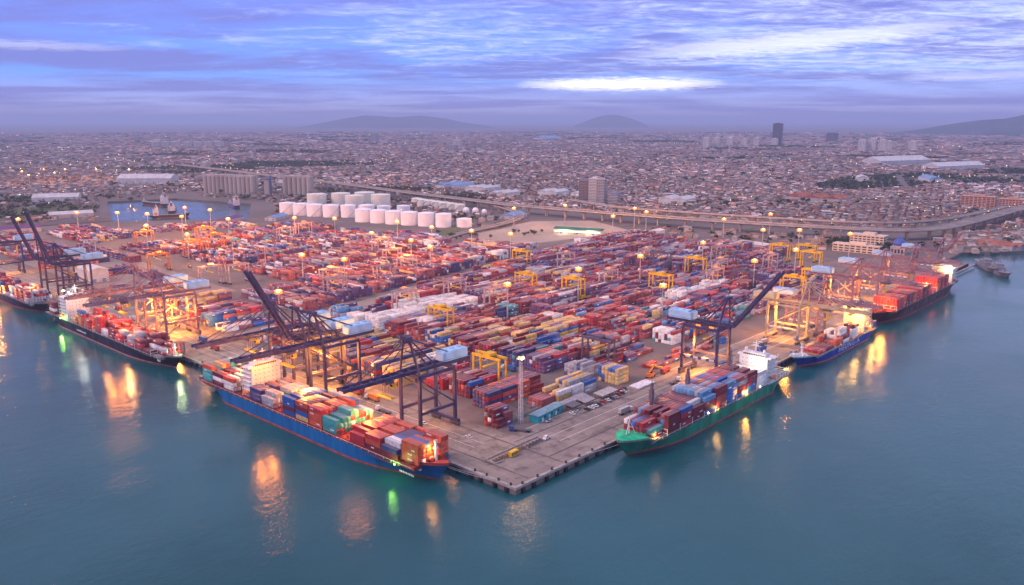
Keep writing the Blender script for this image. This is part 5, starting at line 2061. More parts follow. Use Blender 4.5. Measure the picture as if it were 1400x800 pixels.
for i, (x, y, rr_) in enumerate(TK):
    rr_ *= 1.14
    hh = (21 if rr_ < 18 else 25) if rr_ >= 13 else 13
    m_ = M_tank if i < 6 or 10 < i < 21 else M_tankc
    row = 'far small row' if i > 20 else 'cream cluster' if 5 < i < 11 else 'front row by the yard'
    r_ = thing('storage_tank', '%s cylindrical storage tank in the %s, %s tank from the left' % ('white' if m_ is M_tank else 'cream', row, ORD[rank[i]]), 'tank', (x, y, -.3), R(12 * i), 'storage tanks')
    MB().cyl((0, 0), rr_, 0, hh, 28).build('shell', m_, r_, smooth=False)
    MB().lathe((0, 0), [(rr_ + .15, hh), (rr_ + .15, hh + .35), (rr_ * .5, hh + 1.5), (.4, hh + 2.1)], 28).build('roof', m_, r_)
    st_ = MB()
    for k in range(14):
        a0, a1 = R(180 + 7 * k), R(187 + 7 * k)
        st_.bar(((rr_ + .5) * math.cos(a0), (rr_ + .5) * math.sin(a0), hh * k / 14), ((rr_ + .5) * math.cos(a1), (rr_ + .5) * math.sin(a1), hh * (k + 1) / 14), .9, .3)
    st_.build('spiral_stair', pm('stair_grey', (.3, .3, .34), .6), r_)
for i, (x, y, rr_) in enumerate([(800, 850, 6), (806, 832, 6), (812, 815, 5)]):
    r_ = thing('gas_sphere', 'pale spherical gas tank, %s of three beside the small tanks' % ORD[i], 'tank', (x, y, -.3), 0, 'spherical tanks')
    MB().lathe((0, 0), [(.05, 2)] + [(rr_ * math.sin(R(a)), 2 + rr_ - rr_ * math.cos(R(a))) for a in range(20, 180, 20)] + [(.05, 2 + 2 * rr_)], 16).build('shell', M_tank, r_, smooth=True)
    for k in range(6):
        a = R(60 * k)
        MB().bar((rr_ * .95 * math.cos(a), rr_ * .95 * math.sin(a), 0), (rr_ * .95 * math.cos(a), rr_ * .95 * math.sin(a), 2 + rr_), .5).build('leg', M_tank, r_)
M_silo = pm('silo_concrete', (.38, .33, .30), .85, .15, .05, streak=True)
M_silob = pm('silo_blue', (.10, .14, .30), .7, .1)
def silos(x, y, rz, n, rows, rad, hh, label):
    r_ = thing('grain_silo', label, 'silo', (x, y, -.3), rz, 'grain silos behind the basin')
    for j in range(rows):
        for k in range(n):
            MB().cyl(((k - (n - 1) / 2) * rad * 2, j * rad * 2), rad * 1.0, 0, hh, 14).build('silo_bin', M_silo, r_)
    MB().box(-n * rad, n * rad, -rad * .6, (rows - 1) * rad * 2 + rad * .6, hh + .01, hh + 4).build('head_house', M_silo, r_)
    return r_
silos(735, 1590, R(-66), 12, 2, 6, 40, 'long bank of grey concrete grain silos at the left')
silos(825, 1440, R(-60), 6, 2, 6, 40, 'shorter bank of grey concrete grain silos at the right')
et = thing('elevator_tower', 'blue-grey elevator tower between the two silo banks', 'tower', (785, 1500, -.3), R(25))
MB().box(-8, 8, -6, 6, 0, 34).build('wall', M_silo, et)
MB().box(-3, 3, -8, -6.01, 0, 44).build('lift_shaft', M_silob, et)
MB().box(-8.5, 8.5, -5, 5, 34.01, 37).build('roof', M_silob, et)

# ------------------------------------------------------------------ single buildings
M_wpink = pm('wall_pink', (.52, .27, .20), .8, .12, .1)
M_wgrey = pm('wall_grey', (.40, .37, .38), .8, .12, .1)
M_wwhite = pm('wall_white', (.62, .58, .55), .8, .12, .1)
M_roofg = pm('roof_sheet_pale', (.52, .50, .50), .6, .15, .1)
M_roofb = pm('roof_sheet_blue', (.16, .28, .48), .6, .15, .1)
M_roofr = pm('roof_tile_red', (.33, .10, .06), .8, .25, .1)
M_roofgr = pm('roof_green', (.02, .16, .09), .6, .2, .1)
M_dome = pm('dome_blue', (.05, .09, .36), .45, .15, .2)
M_litw = pm('lit_window_strip', (1, 1, 1), emit=(1, .86, .52), es=2.0)


def tower_block(x, y, rz, lx, ly, floors, label, wall=M_wgrey, roofm=None, bands=True, z0=-.3, cat='building', name='apartment_block', fh=3.2, nw=8):
    r_ = thing(name, label, cat, (x, y, z0), rz)
    H_ = floors * fh
    MB().box(-lx / 2, lx / 2, -ly / 2, ly / 2, 0, H_).build('wall', wall, r_)
    for face in range(2):
        for k in range(floors):
            g2 = MB()
            L_ = lx if face == 0 else ly
            n_ = max(2, int(nw * L_ / max(lx, ly)))
            for j in range(n_):
                u_ = -L_ / 2 + (j + .5) * L_ / n_
                hw_2 = L_ / n_ * .34
                for sg in (-1, 1):
                    a_, b_ = sorted((sg * (.01 + (ly if face == 0 else lx) / 2), sg * (.14 + (ly if face == 0 else lx) / 2)))
                    if face == 0:
                        g2.box(u_ - hw_2, u_ + hw_2, a_, b_, k * fh + 1, k * fh + 2.5)
                    else:
                        g2.box(a_, b_, u_ - hw_2, u_ + hw_2, k * fh + 1, k * fh + 2.5)
            tag(g2.build('window_row', M_glass, r_), kind='stuff')
    rf = MB()
    rf.box(-lx / 2 - .4, lx / 2 + .4, -ly / 2 - .4, ly / 2 + .4, H_ + .01, H_ + .9)
    rf.box(-lx * .2, lx * .15, -ly * .25, ly * .25, H_ + .91, H_ + 4)
    rf.build('roof', roofm or wall, r_)
    return r_


tower_block(1150, 840, R(10), 18, 26, 14, 'brown-grey apartment slab at the left of the tower cluster by the viaduct', pm('wall_umber', (.25, .19, .19), .8, .1))
tower_block(1135, 806, R(10), 18, 20, 16, 'tall gridded white tower in the cluster by the viaduct', M_wwhite)
tower_block(1122, 778, R(10), 16, 18, 16, 'tall plain grey tower in the cluster by the viaduct', M_wgrey, nw=4)
tower_block(1122, 745, R(10), 18, 20, 8, 'lower grey block at the right of the viaduct tower cluster', M_wgrey, M_roofb)
o = tower_block(872, 148, R(92), 44, 20, 6, 'cream banded office building behind the viaduct trees', pm('wall_cream', (.58, .48, .40), .8, .1), name='office_building')
o = tower_block(838, 150, R(92), 60, 16, 3, 'low cream wing in front of the banded office building', pm('wall_cream'  , (.58, .48, .40)), name='office_building')
tower_block(1580, 185, R(95), 60, 26, 7, 'wide pink building near the right edge', M_wpink, name='office_building')
tower_block(1555, 120, R(95), 44, 26, 7, 'second pink building right beside the wide pink one', M_wpink, name='office_building')
tower_block(1640, 110, R(95), 50, 26, 9, 'pale brown building behind the pink pair', M_wwhite, name='office_building')
for x, y, rz, lx, ly, fl, lab in [(5200, 2300, 20, 90, 60, 42, 'dark lone skyscraper standing above the horizon'), (6500, 2440, 10, 110, 70, 20, 'dark stub tower right of the lone skyscraper')]:
    tower_block(x, y, R(rz), lx, ly, fl, lab, pm('wall_skyscraper', (.10, .08, .12), .5, .1), name='skyscraper', fh=3.6, nw=10)
FARB = [(2150, 5060, 5), (2195, 5020, 5), (2240, 4980, 5), (2300, 4930, 6), (2345, 4890, 6), (2400, 4850, 5), (2450, 4810, 6)]
for i, (x, y, f_) in enumerate(FARB):
    o = tower_block(x, y, R(-40), 52, 40, 11, 'pale apartment block, %s from the left in the far-left row' % ORD[i], M_wwhite, fh=3.4, nw=6)
    o['group'] = 'far-left apartment row'
for i, (x, y, f_) in enumerate([(4350, 2360, 20), (4420, 2330, 20), (4950, 2520, 16), (5000, 2440, 14), (5060, 2380, 17), (5120, 2280, 15), (4460, 1460, 20), (4500, 1420, 22), (4520, 1370, 20), (4700, 1400, 17), (4800, 1300, 16)]):
    o = tower_block(x, y, R(10), 34, 40, f_, 'far pale apartment tower, %s from the left in the towers right of middle' % ORD[i], M_wwhite, fh=3.4, nw=5)
    o['group'] = 'far apartment towers'
tower_block(2960, 3160, R(30), 60, 44, 12, 'grey hotel block left of the middle distance', M_wgrey)
tower_block(3250, 3420, R(30), 44, 40, 17, 'slim pale tower behind the grey hotel block', M_wwhite)
tower_block(3900, 5050, R(30), 60, 50, 22, 'faint tower near the horizon, left of middle', M_wgrey)
tower_block(1180, 2560, R(30), 30, 22, 8, 'small pale block on the left plain', M_wwhite)


def hall(x, y, rz, lx, ly, hh, rm, wm_, label, rise=None, name='warehouse', cat='warehouse', bays=1, doors=3):
    r_ = thing(name, label, cat, (x, y, -.3), rz)
    MB().box(-lx / 2, lx / 2, -ly / 2, ly / 2, 0, hh).build('wall', wm_, r_)
    for k in range(bays):
        y0_ = -ly / 2 + k * ly / bays
        MB().gable(-lx / 2 - .5, lx / 2 + .5, y0_ - (.5 if k == 0 else 0), y0_ + ly / bays + (.5 if k == bays - 1 else 0), hh + .01, hh + (rise or ly / bays * .18)).build('roof', rm, r_)
    for k in range(doors):
        xx = -lx / 2 + (k + .5) * lx / doors
        MB().box(xx - 2, xx + 2, -ly / 2 - .1, -ly / 2 - .01, 0, min(4.5, hh - .5)).build('door', M_roofb, r_)
    for k in range(max(1, doors - 1)):
        yy = -ly / 2 + (k + .5) * ly / max(1, doors - 1)
        MB().box(-lx / 2 - .1, -lx / 2 - .01, yy - 1.8, yy + 1.8, 0, min(4.5, hh - .5)).build('door', M_roofb, r_)
    return r_


hall(760, 2080, R(-48), 150, 60, 14, M_roofg, M_roofg, 'long white warehouse with arched bays on the left shore', bays=1, doors=8)
hall(900, 1830, R(-50), 90, 50, 12, M_wwhite, M_wwhite, 'pale warehouse right of the long white one', bays=2)
hall(930, 1640, R(-40), 50, 40, 14, M_wgrey, M_wgrey, 'grey mill building beside the silos')
hall(730, 532, R(-70), 76, 18, 7, M_roofgr, M_wwhite, 'long green-roofed building with lit frontage on the bare lot', rise=3)
gbo = bpy.data.objects['warehouse.003'] if 'warehouse.003' in bpy.data.objects else None
fl = MB()
for k in range(16):
    fl.box(-36 + k * 4.6, -32.4 + k * 4.6, -9.3, -9.12, 3.2, 5.0)
if gbo:
    fl.build('lit_window', M_litw, gbo)
    MB().box(-38, 38, -13, -9.35, 5.6, 5.9).build('awning', M_wwhite, gbo)
    lamp(gbo, (-20, -16, 8), 12000, (1, .9, .6), .8)
    lamp(gbo, (20, -16, 8), 9000, (1, .9, .6), .8)
hall(790, 430, R(10), 22, 16, 9, M_wwhite, M_wwhite, 'small pale shed at the back of the yard', rise=2)
hall(772, 262, R(80), 46, 24, 8, M_roofg, M_wgrey, 'grey open shed beside the viaduct lamps', rise=2)
hall(1128, 1058, R(10), 70, 40, 10, M_roofg, M_wwhite, 'white warehouse on the city side of the viaduct, left one', bays=2)
hall(1215, 985, R(10), 60, 50, 11, M_roofg, M_wwhite, 'white warehouse on the city side of the viaduct, middle one', bays=2)
hall(1230, 905, R(10), 60, 40, 11, M_roofg, M_wwhite, 'white warehouse just left of the tower cluster', bays=2)
hall(1200, 1300, R(10), 90, 60, 11, M_roofb, M_wwhite, 'blue-roofed warehouse beyond the viaduct at the left', bays=2)
hall(1190, 1190, R(10), 70, 60, 11, M_roofg, M_wwhite, 'white multi-bay warehouse beyond the viaduct', bays=3)
hall(1240, 670, R(10), 56, 60, 12, M_roofg, M_wwhite, 'white hall right of the tower cluster', bays=2)
hall(820, 750, R(15), 50, 30, 6, M_roofb, M_wgrey, 'blue-roofed shed inside the ramp curve')
hall(470, 545, R(20), 26, 14, 5, M_roofb, M_wgrey, 'small blue-roofed shed beside the yard road')
hall(505, 505, R(20), 30, 12, 5, M_roofg, M_wgrey, 'small pale shed beside the yard road')
hall(74, 690, R(90), 40, 20, 14, M_wwhite, M_wwhite, 'cream warehouse on the left quay behind the cranes', rise=3)
hall(3300, 900, R(-20), 300, 90, 14, M_roofg, M_roofg, 'very long pale factory roof across the right plain', doors=2)
hall(3050, 620, R(-20), 260, 70, 12, M_roofg, M_roofg, 'long pale factory roof at the right edge', doors=2)
hall(2150, 620, R(25), 70, 30, 14, M_roofg, M_wwhite, 'white school-like building amid the park trees', doors=2)
hall(2300, 480, R(30), 120, 40, 10, M_roofb, M_wwhite, 'pale blue station roof amid the park trees', doors=2)
hall(1500, 480, R(0), 60, 120, 9, M_roofr, M_wgrey, 'broad red-tiled market roof behind the viaduct', bays=3)
hall(1010, 20, R(60), 60, 26, 6, M_roofr, M_wgrey, 'rust-roofed quay shed behind the naval vessels', bays=2)
hall(5600, 4700, R(0), 260, 120, 16, M_roofb, M_roofg, 'far pale-blue factory roof on the horizon plain', doors=2)
hall(290, 1345, R(-12), 70, 26, 7, M_roofg, M_wgrey, 'long low transit shed beside the far basin')
hall(110, 1330, R(-10), 90, 26, 7, M_roofg, M_wgrey, 'long pale shed at the left beyond the yard')
hall(130, 1190, R(-10), 110, 24, 7, pm('roof_plum', (.12, .05, .16), .6), M_wgrey, 'long plum-roofed shed at the left end of the yard')
hall(60, 1110, R(80), 50, 26, 8, M_roofb, M_wwhite, 'blue-roofed shed at the left end of the yard')
hall(390, 1700, R(-30), 90, 40, 9, M_roofg, M_wwhite, 'pale warehouse behind the far basin')
hall(520, 1040, R(35), 54, 20, 6, M_roofb, M_wgrey, 'low blue shed between yard and basin')
hall(440, 1060, R(35), 70, 22, 7, pm('roof_plum', (.12, .05, .16), .6), M_wgrey, 'plum-roofed shed at the edge of the far basin')

# mosque
mq = thing('mosque', 'small mosque with blue pointed dome beside the quay end', 'mosque', (858, 104, -.3), R(5))
MB().box(-9, 9, -9, 9, 0, 10).build('wall', M_wgrey, mq)
MB().box(-7, 7, -7, 7, 10.01, 12).build('drum', M_wgrey, mq)
MB().lathe((0, 0), [(8.2, 12.01), (8.0, 14), (6.6, 17), (4, 19.6), (1.5, 21.3), (.2, 23.5)], 18).build('dome', M_dome, mq, smooth=True)
for k in range(4):
    MB().box(-7 + k * 4, -4.8 + k * 4, -9.12, -9.01, 2, 7).build('window', M_glass, mq)
    MB().box(-9.12, -9.01, -7 + k * 4, -4.8 + k * 4, 2, 7).build('window', M_glass, mq)

# ------------------------------------------------------------------ trees
lm = bpy.data.materials.new('foliage')
lm.use_nodes = True
t = lm.node_tree
b = t.nodes['Principled BSDF']
b.inputs['Roughness'].default_value = .8
b.inputs['Specular IOR Level'].default_value = .15
g = N(t, 'ShaderNodeNewGeometry')
n1 = N(t, 'ShaderNodeTexNoise')
n1.inputs['Scale'].default_value = .12
n1.inputs['Detail'].default_value = 4
t.links.new(g.outputs['Position'], n1.inputs['Vector'])
rp = ramp(t, [(.3, (.018, .030, .014)), (.55, (.035, .055, .022)), (.75, (.065, .080, .030))])
t.links.new(n1.outputs[0], rp.inputs[0])
t.links.new(rp.outputs[0], b.inputs['Base Color'])
M_bark = pm('bark', (.10, .07, .05), .9, .2)


def leaf_cloud(n, rng, size=1.0):
    """leaf clumps spread through a lumpy crown of radius about 1"""
    lobes = rng.normal(0, .42, (7, 3)) * np.array((1, 1, .6)) + np.array((0, 0, .1))
    c = lobes[rng.integers(0, 7, n)] + rng.normal(0, 1, (n, 3)) * .30
    c[:, 2] *= .8
    a = rng.normal(0, 1, (n, 3)); a /= np.linalg.norm(a, axis=1)[:, None]
    b2 = np.cross(a, rng.normal(0, 1, (n, 3))); b2 /= np.linalg.norm(b2, axis=1)[:, None]
    s_ = rng.uniform(.10, .24, (n, 1)) * size
    V = np.stack([c - a * s_, c + b2 * s_ * .8, c + a * s_, c - b2 * s_ * .8], 1)
    return V


crowns = []
for k in range(4):
    V = leaf_cloud(170, np.random.default_rng(50 + k)).reshape(-1, 3)
    F = np.arange(len(V)).reshape(-1, 4)
    o = bulk('crown', V, F, lm)
    crowns.append(o.data)
    bpy.data.objects.remove(o)
tmb = MB()
tmb.cyl((0, 0), .35, 0, 4, 7, .22)
for a in (20, 140, 260):
    tmb.tube((0, 0, 3.2), (1.8 * math.cos(R(a)), 1.8 * math.sin(R(a)), 6), .16, 5, r2=.07)
tmesh = tmb.mesh('trunk', M_bark)
TREES = []
def grove(cx_, cy_, rx, ry, n, where, lo=4, hi=7):
    for _ in range(n):
        TREES.append((random.gauss(cx_, rx), random.gauss(cy_, ry), random.uniform(lo, hi), where))
grove(868, 185, 10, 8, 9, 'left of the cream office building')
grove(880, 122, 8, 7, 10, 'between the office building and the mosque')
grove(846, 120, 6, 5, 4, 'in front of the mosque')
grove(960, 1010, 20, 40, 14, 'along the city side of the viaduct')
grove(1250, 590, 40, 30, 16, 'right of the white hall')
grove(1380, 480, 40, 40, 14, 'around the red market roof')
grove(760, 1700, 60, 60, 14, 'by the left shore')
grove(560, 640, 30, 25, 16, 'on the grass beside the yard road', 2, 4)
grove(680, 590, 20, 10, 8, 'beside the bare lot', 2, 4)
grove(100, 1520, 120, 60, 18, 'on the left grass bank', 3, 6)
grove(930, 95, 16, 10, 8, 'on the quay behind the naval vessels', 3, 5)
grove(740, 800, 30, 40, 12, 'between the tanks and the ramp', 3, 5)
TREES.sort(key=lambda q: float(to_cam(q[0], q[1])[2] / to_cam(q[0], q[1])[1]))
byw = {}
for i, (x, y, rad, where) in enumerate(TREES):
    byw[where] = byw.get(where, 0) + 1
    r_ = thing('tree', 'x', 'tree', (x, y, -.3), random.uniform(0, 6.28))
    for nm, me, sc, lz_ in (('trunk', tmesh, rad / 5, 0), ('crown', crowns[i % 4], rad, rad * 1.15)):
        o = bpy.data.objects.new(nm, me)
        COL.objects.link(o)
        o.parent = r_
        o.scale = (sc, sc, sc)
        o.location = (0, 0, lz_)
    tag(r_, 'dark green tree %s, %s there from the left' % (where, nth(byw[where])), 'tree', 'trees ' + where)

# ------------------------------------------------------------------ the city
def in_poly(x, y, poly):
    c = np.zeros(len(x), bool)
    n = len(poly)
    for i in range(n):
        x0, y0 = poly[i]; x1, y1 = poly[(i + 1) % n]
        if y0 == y1:
            continue
        t_ = (y0 > y) != (y1 > y)
        c ^= t_ & (x < (x1 - x0) * (y - y0) / (y1 - y0) + x0)
    return c


CITYEDGE = [(1180, 2700), (1130, 2305), (1056, 1764), (1022, 1483), (966, 1163), (940, 956), (960, 811), (990, 646), (1010, 501), (1030, 378), (1055, 269), (1090, 220), (1160, 180), (1300, 160), (1500, 150),
            (1800, 130), (2400, 40), (70000, -20000), (70000, 70000), (20000, 70000)]
KEEP = [(1128, 1058, 50), (1215, 985, 50), (1230, 905, 45), (1200, 1300, 65), (1190, 1190, 55), (1240, 670, 50), (1150, 810, 55), (1125, 750, 25), (1580, 185, 50), (1555, 120, 45), (1640, 110, 45), (1500, 480, 75),
        (2150, 620, 50), (2300, 480, 75), (3300, 900, 160), (3050, 620, 140)]
def scatter(d0, d1, pitch, half=35.5):
    """jittered street grid cells in the wedge in front of the viewpoint"""
    ext = d1 + 10
    gx = np.arange(-ext, ext, pitch)
    gx, gy = np.meshgrid(gx, gx)
    gx, gy = gx.ravel(), gy.ravel()
    rot = R(17)
    X = CAMX + gx * math.cos(rot) - gy * math.sin(rot)
    Y = CAMY + gx * math.sin(rot) + gy * math.cos(rot)
    d, fw, ac = to_cam(X, Y)
    ok = (d > d0) & (d <= d1) & (fw > 0) & (np.abs(np.arctan2(ac, fw)) < R(half))
    st_ = ((np.round(gx / pitch).astype(int) % 9) == 0) | ((np.round(gy / pitch).astype(int) % 15) == 0)
    ok &= ~st_ | (RNG.random(len(X)) < .12)
    X, Y, d = X[ok], Y[ok], d[ok]
    # local twist and jitter so that no grid shows
    tw = np.sin(X / 310) * np.cos(Y / 270) * pitch * 1.4
    X = X + RNG.normal(0, pitch * .17, len(X)) + tw
    Y = Y + RNG.normal(0, pitch * .17, len(X)) - tw
    return X, Y, d


def fbm(x, y, s_, seed):
    r_ = np.random.default_rng(seed)
    v_ = np.zeros(len(x))
    a = 1
    for k in range(5):
        th = r_.uniform(0, 6.28, 2)
        ph = r_.uniform(0, 6.28, 2)
        v_ += a * np.sin((x * np.cos(th[0]) + y * np.sin(th[0])) / s_ + ph[0]) * np.sin((x * np.cos(th[1]) + y * np.sin(th[1])) / s_ * 1.13 + ph[1])
        a *= .62
        s_ *= .47
    return v_


HX, HY, HD_, HP = [], [], [], []
for d0, d1, p_ in ((1000, 2300, 12.5), (2300, 3800, 19), (3800, 6500, 33), (6500, 13000, 70)):
    x, y, d = scatter(d0, d1, p_)
    HX.append(x); HY.append(y); HD_.append(d); HP.append(np.full(len(x), p_))
HX, HY, HD_, HP = map(np.concatenate, (HX, HY, HD_, HP))
ok = in_poly(HX, HY, CITYEDGE)
left = in_poly(HX, HY, [(600, 1680), (940, 1740), (1000, 1760), (1050, 2000), (1110, 2320), (1175, 2700), (6050, 20000), (-3000, 20000), (-300, 1750), (200, 1680)])
right = in_poly(HX, HY, [(905, 50), (1000, -10), (1105, -135), (1500, -410), (2600, -600), (2300, -80), (1800, 30), (1480, 65), (1230, 75), (1060, 85), (990, 100)])
ok = ok | (left & (RNG.random(len(HX)) < .5)) | right
indus = in_poly(HX, HY, [(700, 660), (860, 850), (900, 1160), (960, 1480), (985, 1720), (700, 1720), (640, 1560), (690, 1330), (560, 1110), (600, 1110), (680, 900), (690, 700)])
indus |= in_poly(HX, HY, [(810, 470), (880, 470), (900, 380), (930, 260), (950, 190), (850, 190), (790, 200), (808, 330)])
indus |= in_poly(HX, HY, [(20, 1300), (300, 1260), (440, 1620), (560, 1620), (300, 1760), (0, 1700)])
ok |= indus & (RNG.random(len(HX)) < .42)
for kx, ky, kr in [(q[0], q[1], q[2] + 9) for q in TK] + [(735, 1590, 80), (825, 1440, 45), (785, 1500, 20), (820, 745, 32), (290, 1345, 40), (110, 1330, 50), (390, 1700, 50), (930, 1640, 34), (900, 1830, 55), (760, 2080, 85),
                   (850, 905, 16), (800, 850, 12), (780, 262, 26), (730, 532, 40), (862, 770, 20), (872, 148, 34), (838, 150, 34), (858, 104, 16)] + KEEP:
    ok &= (HX - kx) ** 2 + (HY - ky) ** 2 > kr ** 2
green_f = fbm(HX, HY, 420, 3)
park = ((HX - 2200) / 420) ** 2 + ((HY - 560) / 130) ** 2 < 1
tree_m = ok & ((green_f > .95) | park | (RNG.random(len(HX)) < .05) | (indus & (RNG.random(len(HX)) < .3)))
house = ok & ~tree_m & (RNG.random(len(HX)) < .93)
tx_, ty_, tp_, td_ = HX[tree_m], HY[tree_m], HP[tree_m], HD_[tree_m]
hx_, hy_, hp_, hd_ = HX[house], HY[house], HP[house], HD_[house]
n = len(hx_)
wx = hp_ * RNG.uniform(.30, .52, n)
wy = hp_ * RNG.uniform(.26, .46, n)
big_ = RNG.random(n) < .02
wx[big_] *= 2.0; wy[big_] *= 1.5
hh = RNG.uniform(3.0, 6.5, n) + (RNG.random(n) < .10) * RNG.uniform(2, 6, n)
hh *= np.where(hp_ > 30, 1.35, 1.0)
rz_ = R(17) + fbm(hx_, hy_, 500, 9) * .25 + (RNG.random(n) < .5) * math.pi / 2 + RNG.normal(0, .08, n)
rise = np.where(RNG.random(n) < .7, RNG.uniform(1.0, 2.6, n), .15)
ROOFS = np.array([(.30, .13, .085), (.24, .12, .09), (.36, .22, .165), (.34, .30, .28), (.50, .46, .44), (.20, .17, .17), (.42, .33, .27), (.16, .20, .28), (.13, .10, .10)])
ri = RNG.choice(len(ROOFS), n, p=[.17, .15, .15, .15, .08, .11, .11, .02, .06])
rc = ROOFS[ri] * np.array((1.18, 1.08, 1.12)) * RNG.uniform(.55, 1.3, (n, 1)) * (1 + .22 * fbm(hx_, hy_, 260, 21))[:, None].clip(.6, 1.5)
WALLS = np.array([(.50, .42, .36), (.42, .36, .34), (.34, .29, .28), (.56, .50, .46), (.42, .30, .25)])
wc = WALLS[RNG.integers(0, len(WALLS), n)] * RNG.uniform(.5, .9, (n, 1))
# the nearest three hundred are single houses
order = np.argsort(hd_)
near = order[:300]
rest_m = np.ones(n, bool); rest_m[near] = False
ix = np.where(rest_m)[0]
m_ = len(ix)
V, F = boxes(hx_[ix], hy_[ix], np.full(m_, -.3), wx[ix], wy[ix], hh[ix], rz_[ix])
F = F.reshape(m_, 5, 4)[:, 1:].reshape(-1, 4)
Cw = np.repeat(wc[ix], 4, 0)
RV = np.array([(-1.08, -1.12, 0), (1.08, -1.12, 0), (1.08, 1.12, 0), (-1.08, 1.12, 0), (-.85, 0, 1), (.85, 0, 1)])
RF = np.array([(0, 1, 5, 4), (2, 3, 4, 5), (3, 0, 4, 4), (1, 2, 5, 5)])
v_ = np.repeat(RV[None], m_, 0)
x = v_[:, :, 0] * wx[ix][:, None]; y = v_[:, :, 1] * wy[ix][:, None]; z = v_[:, :, 2] * rise[ix][:, None] + hh[ix][:, None] - .3
c_, s_ = np.cos(rz_[ix])[:, None], np.sin(rz_[ix])[:, None]
Vr = np.stack([x * c_ - y * s_ + hx_[ix][:, None], x * s_ + y * c_ + hy_[ix][:, None], z], 2).reshape(-1, 3)
rfq = np.array([(0, 1, 5, 4), (2, 3, 4, 5)])
Fr = (rfq[None] + (np.arange(m_) * 6)[:, None, None]).reshape(-1, 4)
Cr = np.repeat(rc[ix], 2, 0)
M_city = attr_mat('city_surfaces', .85, .25, .08)
o = bulk('city_houses', np.concatenate([V, Vr]), np.concatenate([F, Fr + len(V)]), M_city, np.concatenate([Cw, Cr]))
tag(o, 'dense mass of low city houses and roofs stretching from the viaduct to the horizon', 'houses', 'city houses', 'stuff')
rfn = ['brick-red', 'dull red', 'salmon', 'grey', 'pale', 'dark grey', 'sandy', 'slate blue', 'near-black']
rmats = [pm('house_roof_%s' % rfn[k].replace(' ', '_'), tuple(ROOFS[k]), .85, .3, .3) for k in range(len(ROOFS))]
wmats = [pm('house_wall_%s' % k, tuple(WALLS[i]), .85, .2, .3) for i, k in enumerate(('cream', 'buff', 'taupe', 'ivory', 'rose'))]
hcount = {}
angs = np.array([float(np.arctan2(to_cam(hx_[q], hy_[q])[2], to_cam(hx_[q], hy_[q])[1])) for q in near])
for q in near[np.argsort(angs)]:
    r_ = thing('house', 'x', 'house', (float(hx_[q]), float(hy_[q]), -.3), float(rz_[q]))
    a, b2, h_ = float(wx[q]), float(wy[q]), float(hh[q])
    MB().box(-a, a, -b2, b2, 0, h_).build('wall', wmats[int(q) % 5], r_)
    rv = [(float(vx * a), float(vy * b2), float(vz * rise[q] + h_ + .02)) for vx, vy, vz in RV]
    MB().add(rv, [(0, 1, 5, 4), (2, 3, 4, 5), (3, 0, 4), (1, 2, 5), (0, 3, 2, 1)]).build('roof', rmats[int(ri[q])], r_)
    where = 'shore settlement behind naval vessels' if hy_[q] < 120 else 'ground between yard and viaduct' if hx_[q] < 960 and hy_[q] < 1100 else 'first streets behind the viaduct' if hx_[q] > 900 else 'first streets left of the silos'
    key = (rfn[int(ri[q])], where)
    hcount[key] = hcount.get(key, 0) + 1
    tag(r_, 'low %s-roofed house, %s, %s such roof from left' % (key[0].replace(' ', '-'), where, nth(hcount[key])), 'house', 'low houses, ' + where)

# trees among the houses: one mass of leaf clumps
nt_ = len(tx_)
reps = np.where(tp_ < 15, 26, np.where(tp_ < 25, 18, 12))
cl = []
rad_ = np.clip(tp_ * RNG.uniform(.34, .6, nt_), 3.5, 40)
idx = np.repeat(np.arange(nt_), reps)
k = len(idx)
c = RNG.normal(0, 1, (k, 3)) * .42
c[:, 2] = np.abs(c[:, 2]) * .8 + .35
hgt = np.clip(rad_, 3.5, 9)
P0 = np.stack([tx_[idx] + c[:, 0] * rad_[idx], ty_[idx] + c[:, 1] * rad_[idx], c[:, 2] * hgt[idx]], 1)
a = RNG.normal(0, 1, (k, 3)); a /= np.linalg.norm(a, axis=1)[:, None]
b2 = np.cross(a, RNG.normal(0, 1, (k, 3))); b2 /= np.linalg.norm(b2, axis=1)[:, None]
sz = (rad_[idx] * RNG.uniform(.22, .42, k))[:, None]
flat = np.array((1, 1, .55))
V = np.stack([P0 - a * sz * flat, P0 + b2 * sz * flat, P0 + a * sz * flat, P0 - b2 * sz * flat], 1).reshape(-1, 3)
o = bulk('city_foliage', V, np.arange(len(V)).reshape(-1, 4), lm)
tag(o, 'dark tree foliage scattered through the city and its park', 'trees', None, 'stuff')

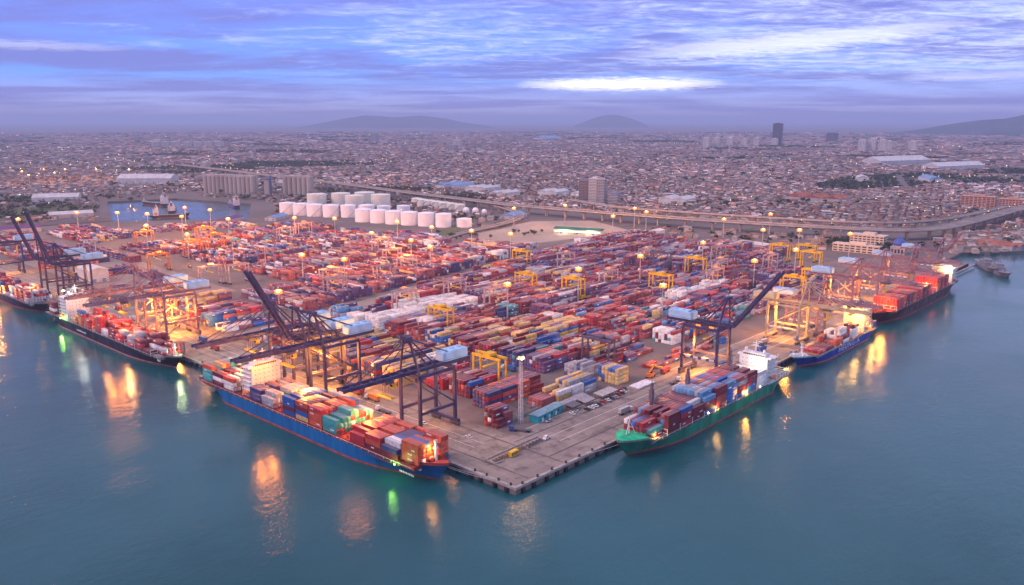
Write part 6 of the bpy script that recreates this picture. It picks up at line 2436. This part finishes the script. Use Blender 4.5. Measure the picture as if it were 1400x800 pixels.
# small lamps of the city and the yard
def glows(name, X, Y, Z, rad, mat, label):
    n = len(X)
    octv = np.array([(1, 0, 0), (0, 1, 0), (-1, 0, 0), (0, -1, 0), (0, 0, 1), (0, 0, -1)], float)
    octf = np.array([(0, 1, 4), (1, 2, 4), (2, 3, 4), (3, 0, 4), (1, 0, 5), (2, 1, 5), (3, 2, 5), (0, 3, 5)])
    V = (octv[None] * rad[:, None, None] + np.stack([X, Y, Z], 1)[:, None]).reshape(-1, 3)
    F = (octf[None] + (np.arange(n) * 6)[:, None, None]).reshape(-1, 3)
    o = bulk(name, V, F, mat)
    tag(o, label, 'lights', None, 'stuff')
sel = RNG.choice(len(HX), 620, replace=False, p=(ok * (1 + 2 * left) * (HD_ / HP ** 1.4)) / (ok * (1 + 2 * left) * (HD_ / HP ** 1.4)).sum())
rp_ = []
for path, step in (([(1096, 2305), (1022, 1764), (988, 1483), (932, 1163), (905, 956), (885, 811), (892, 646), (904, 501), (922, 378), (947, 269), (971, 192), (998, 145), (1060, 112), (1231, 99), (1490, 88), (2300, -40)], 46),
                   ([(700, 1700), (1300, 1500), (1900, 900), (2600, 300), (3400, -900)], 60), ([(1160, 190), (1500, 165), (1800, 145), (2400, 60)], 40)):
    for (xa, ya), (xb, yb) in zip(path, path[1:]):
        nn = int(math.hypot(xb - xa, yb - ya) / step)
        for k in range(nn):
            rp_.append((xa + (xb - xa) * k / nn, ya + (yb - ya) * k / nn, 22.5 if step == 46 else 10))
rp_ = np.array(rp_)
glows('road_lights', rp_[:, 0] + RNG.normal(0, 3, len(rp_)), rp_[:, 1] + RNG.normal(0, 3, len(rp_)), rp_[:, 2], to_cam(rp_[:, 0], rp_[:, 1])[0] * RNG.uniform(.00025, .0005, len(rp_)), pm('road_lamp', (1, 1, 1), emit=(1, .55, .20), es=2.6), 'strings of small warm street lights along the viaduct and city roads')
M_cityl = pm('city_lamp', (1, 1, 1), emit=(1, .78, .42), es=3.0)
glows('city_lights', HX[sel], HY[sel], RNG.uniform(7, 12, len(sel)), HD_[sel] * RNG.uniform(.00022, .00045, len(sel)), M_cityl, 'tiny warm lights scattered over the city plain')

# ------------------------------------------------------------------ haze: one closed box of even air
hz = bpy.data.materials.new('haze_air')
hz.use_nodes = True
t = hz.node_tree
for nn in list(t.nodes):
    if nn.type == 'BSDF_PRINCIPLED':
        t.nodes.remove(nn)
pvn = N(t, 'ShaderNodeVolumePrincipled')
pvn.inputs['Color'].default_value = (.56, .68, 1.0, 1)
pvn.inputs['Density'].default_value = HAZE
pvn.inputs['Anisotropy'].default_value = .0
out = [nn for nn in t.nodes if nn.type == 'OUTPUT_MATERIAL'][0]
t.links.new(pvn.outputs[0], out.inputs['Volume'])
hb = MB().box(-14000, 72000, -36000, 72000, -10, HAZE_TOP)
o = hb.build('haze', hz)
tag(o, 'pale blue evening haze lying over the city plain', 'haze', None, 'stuff')
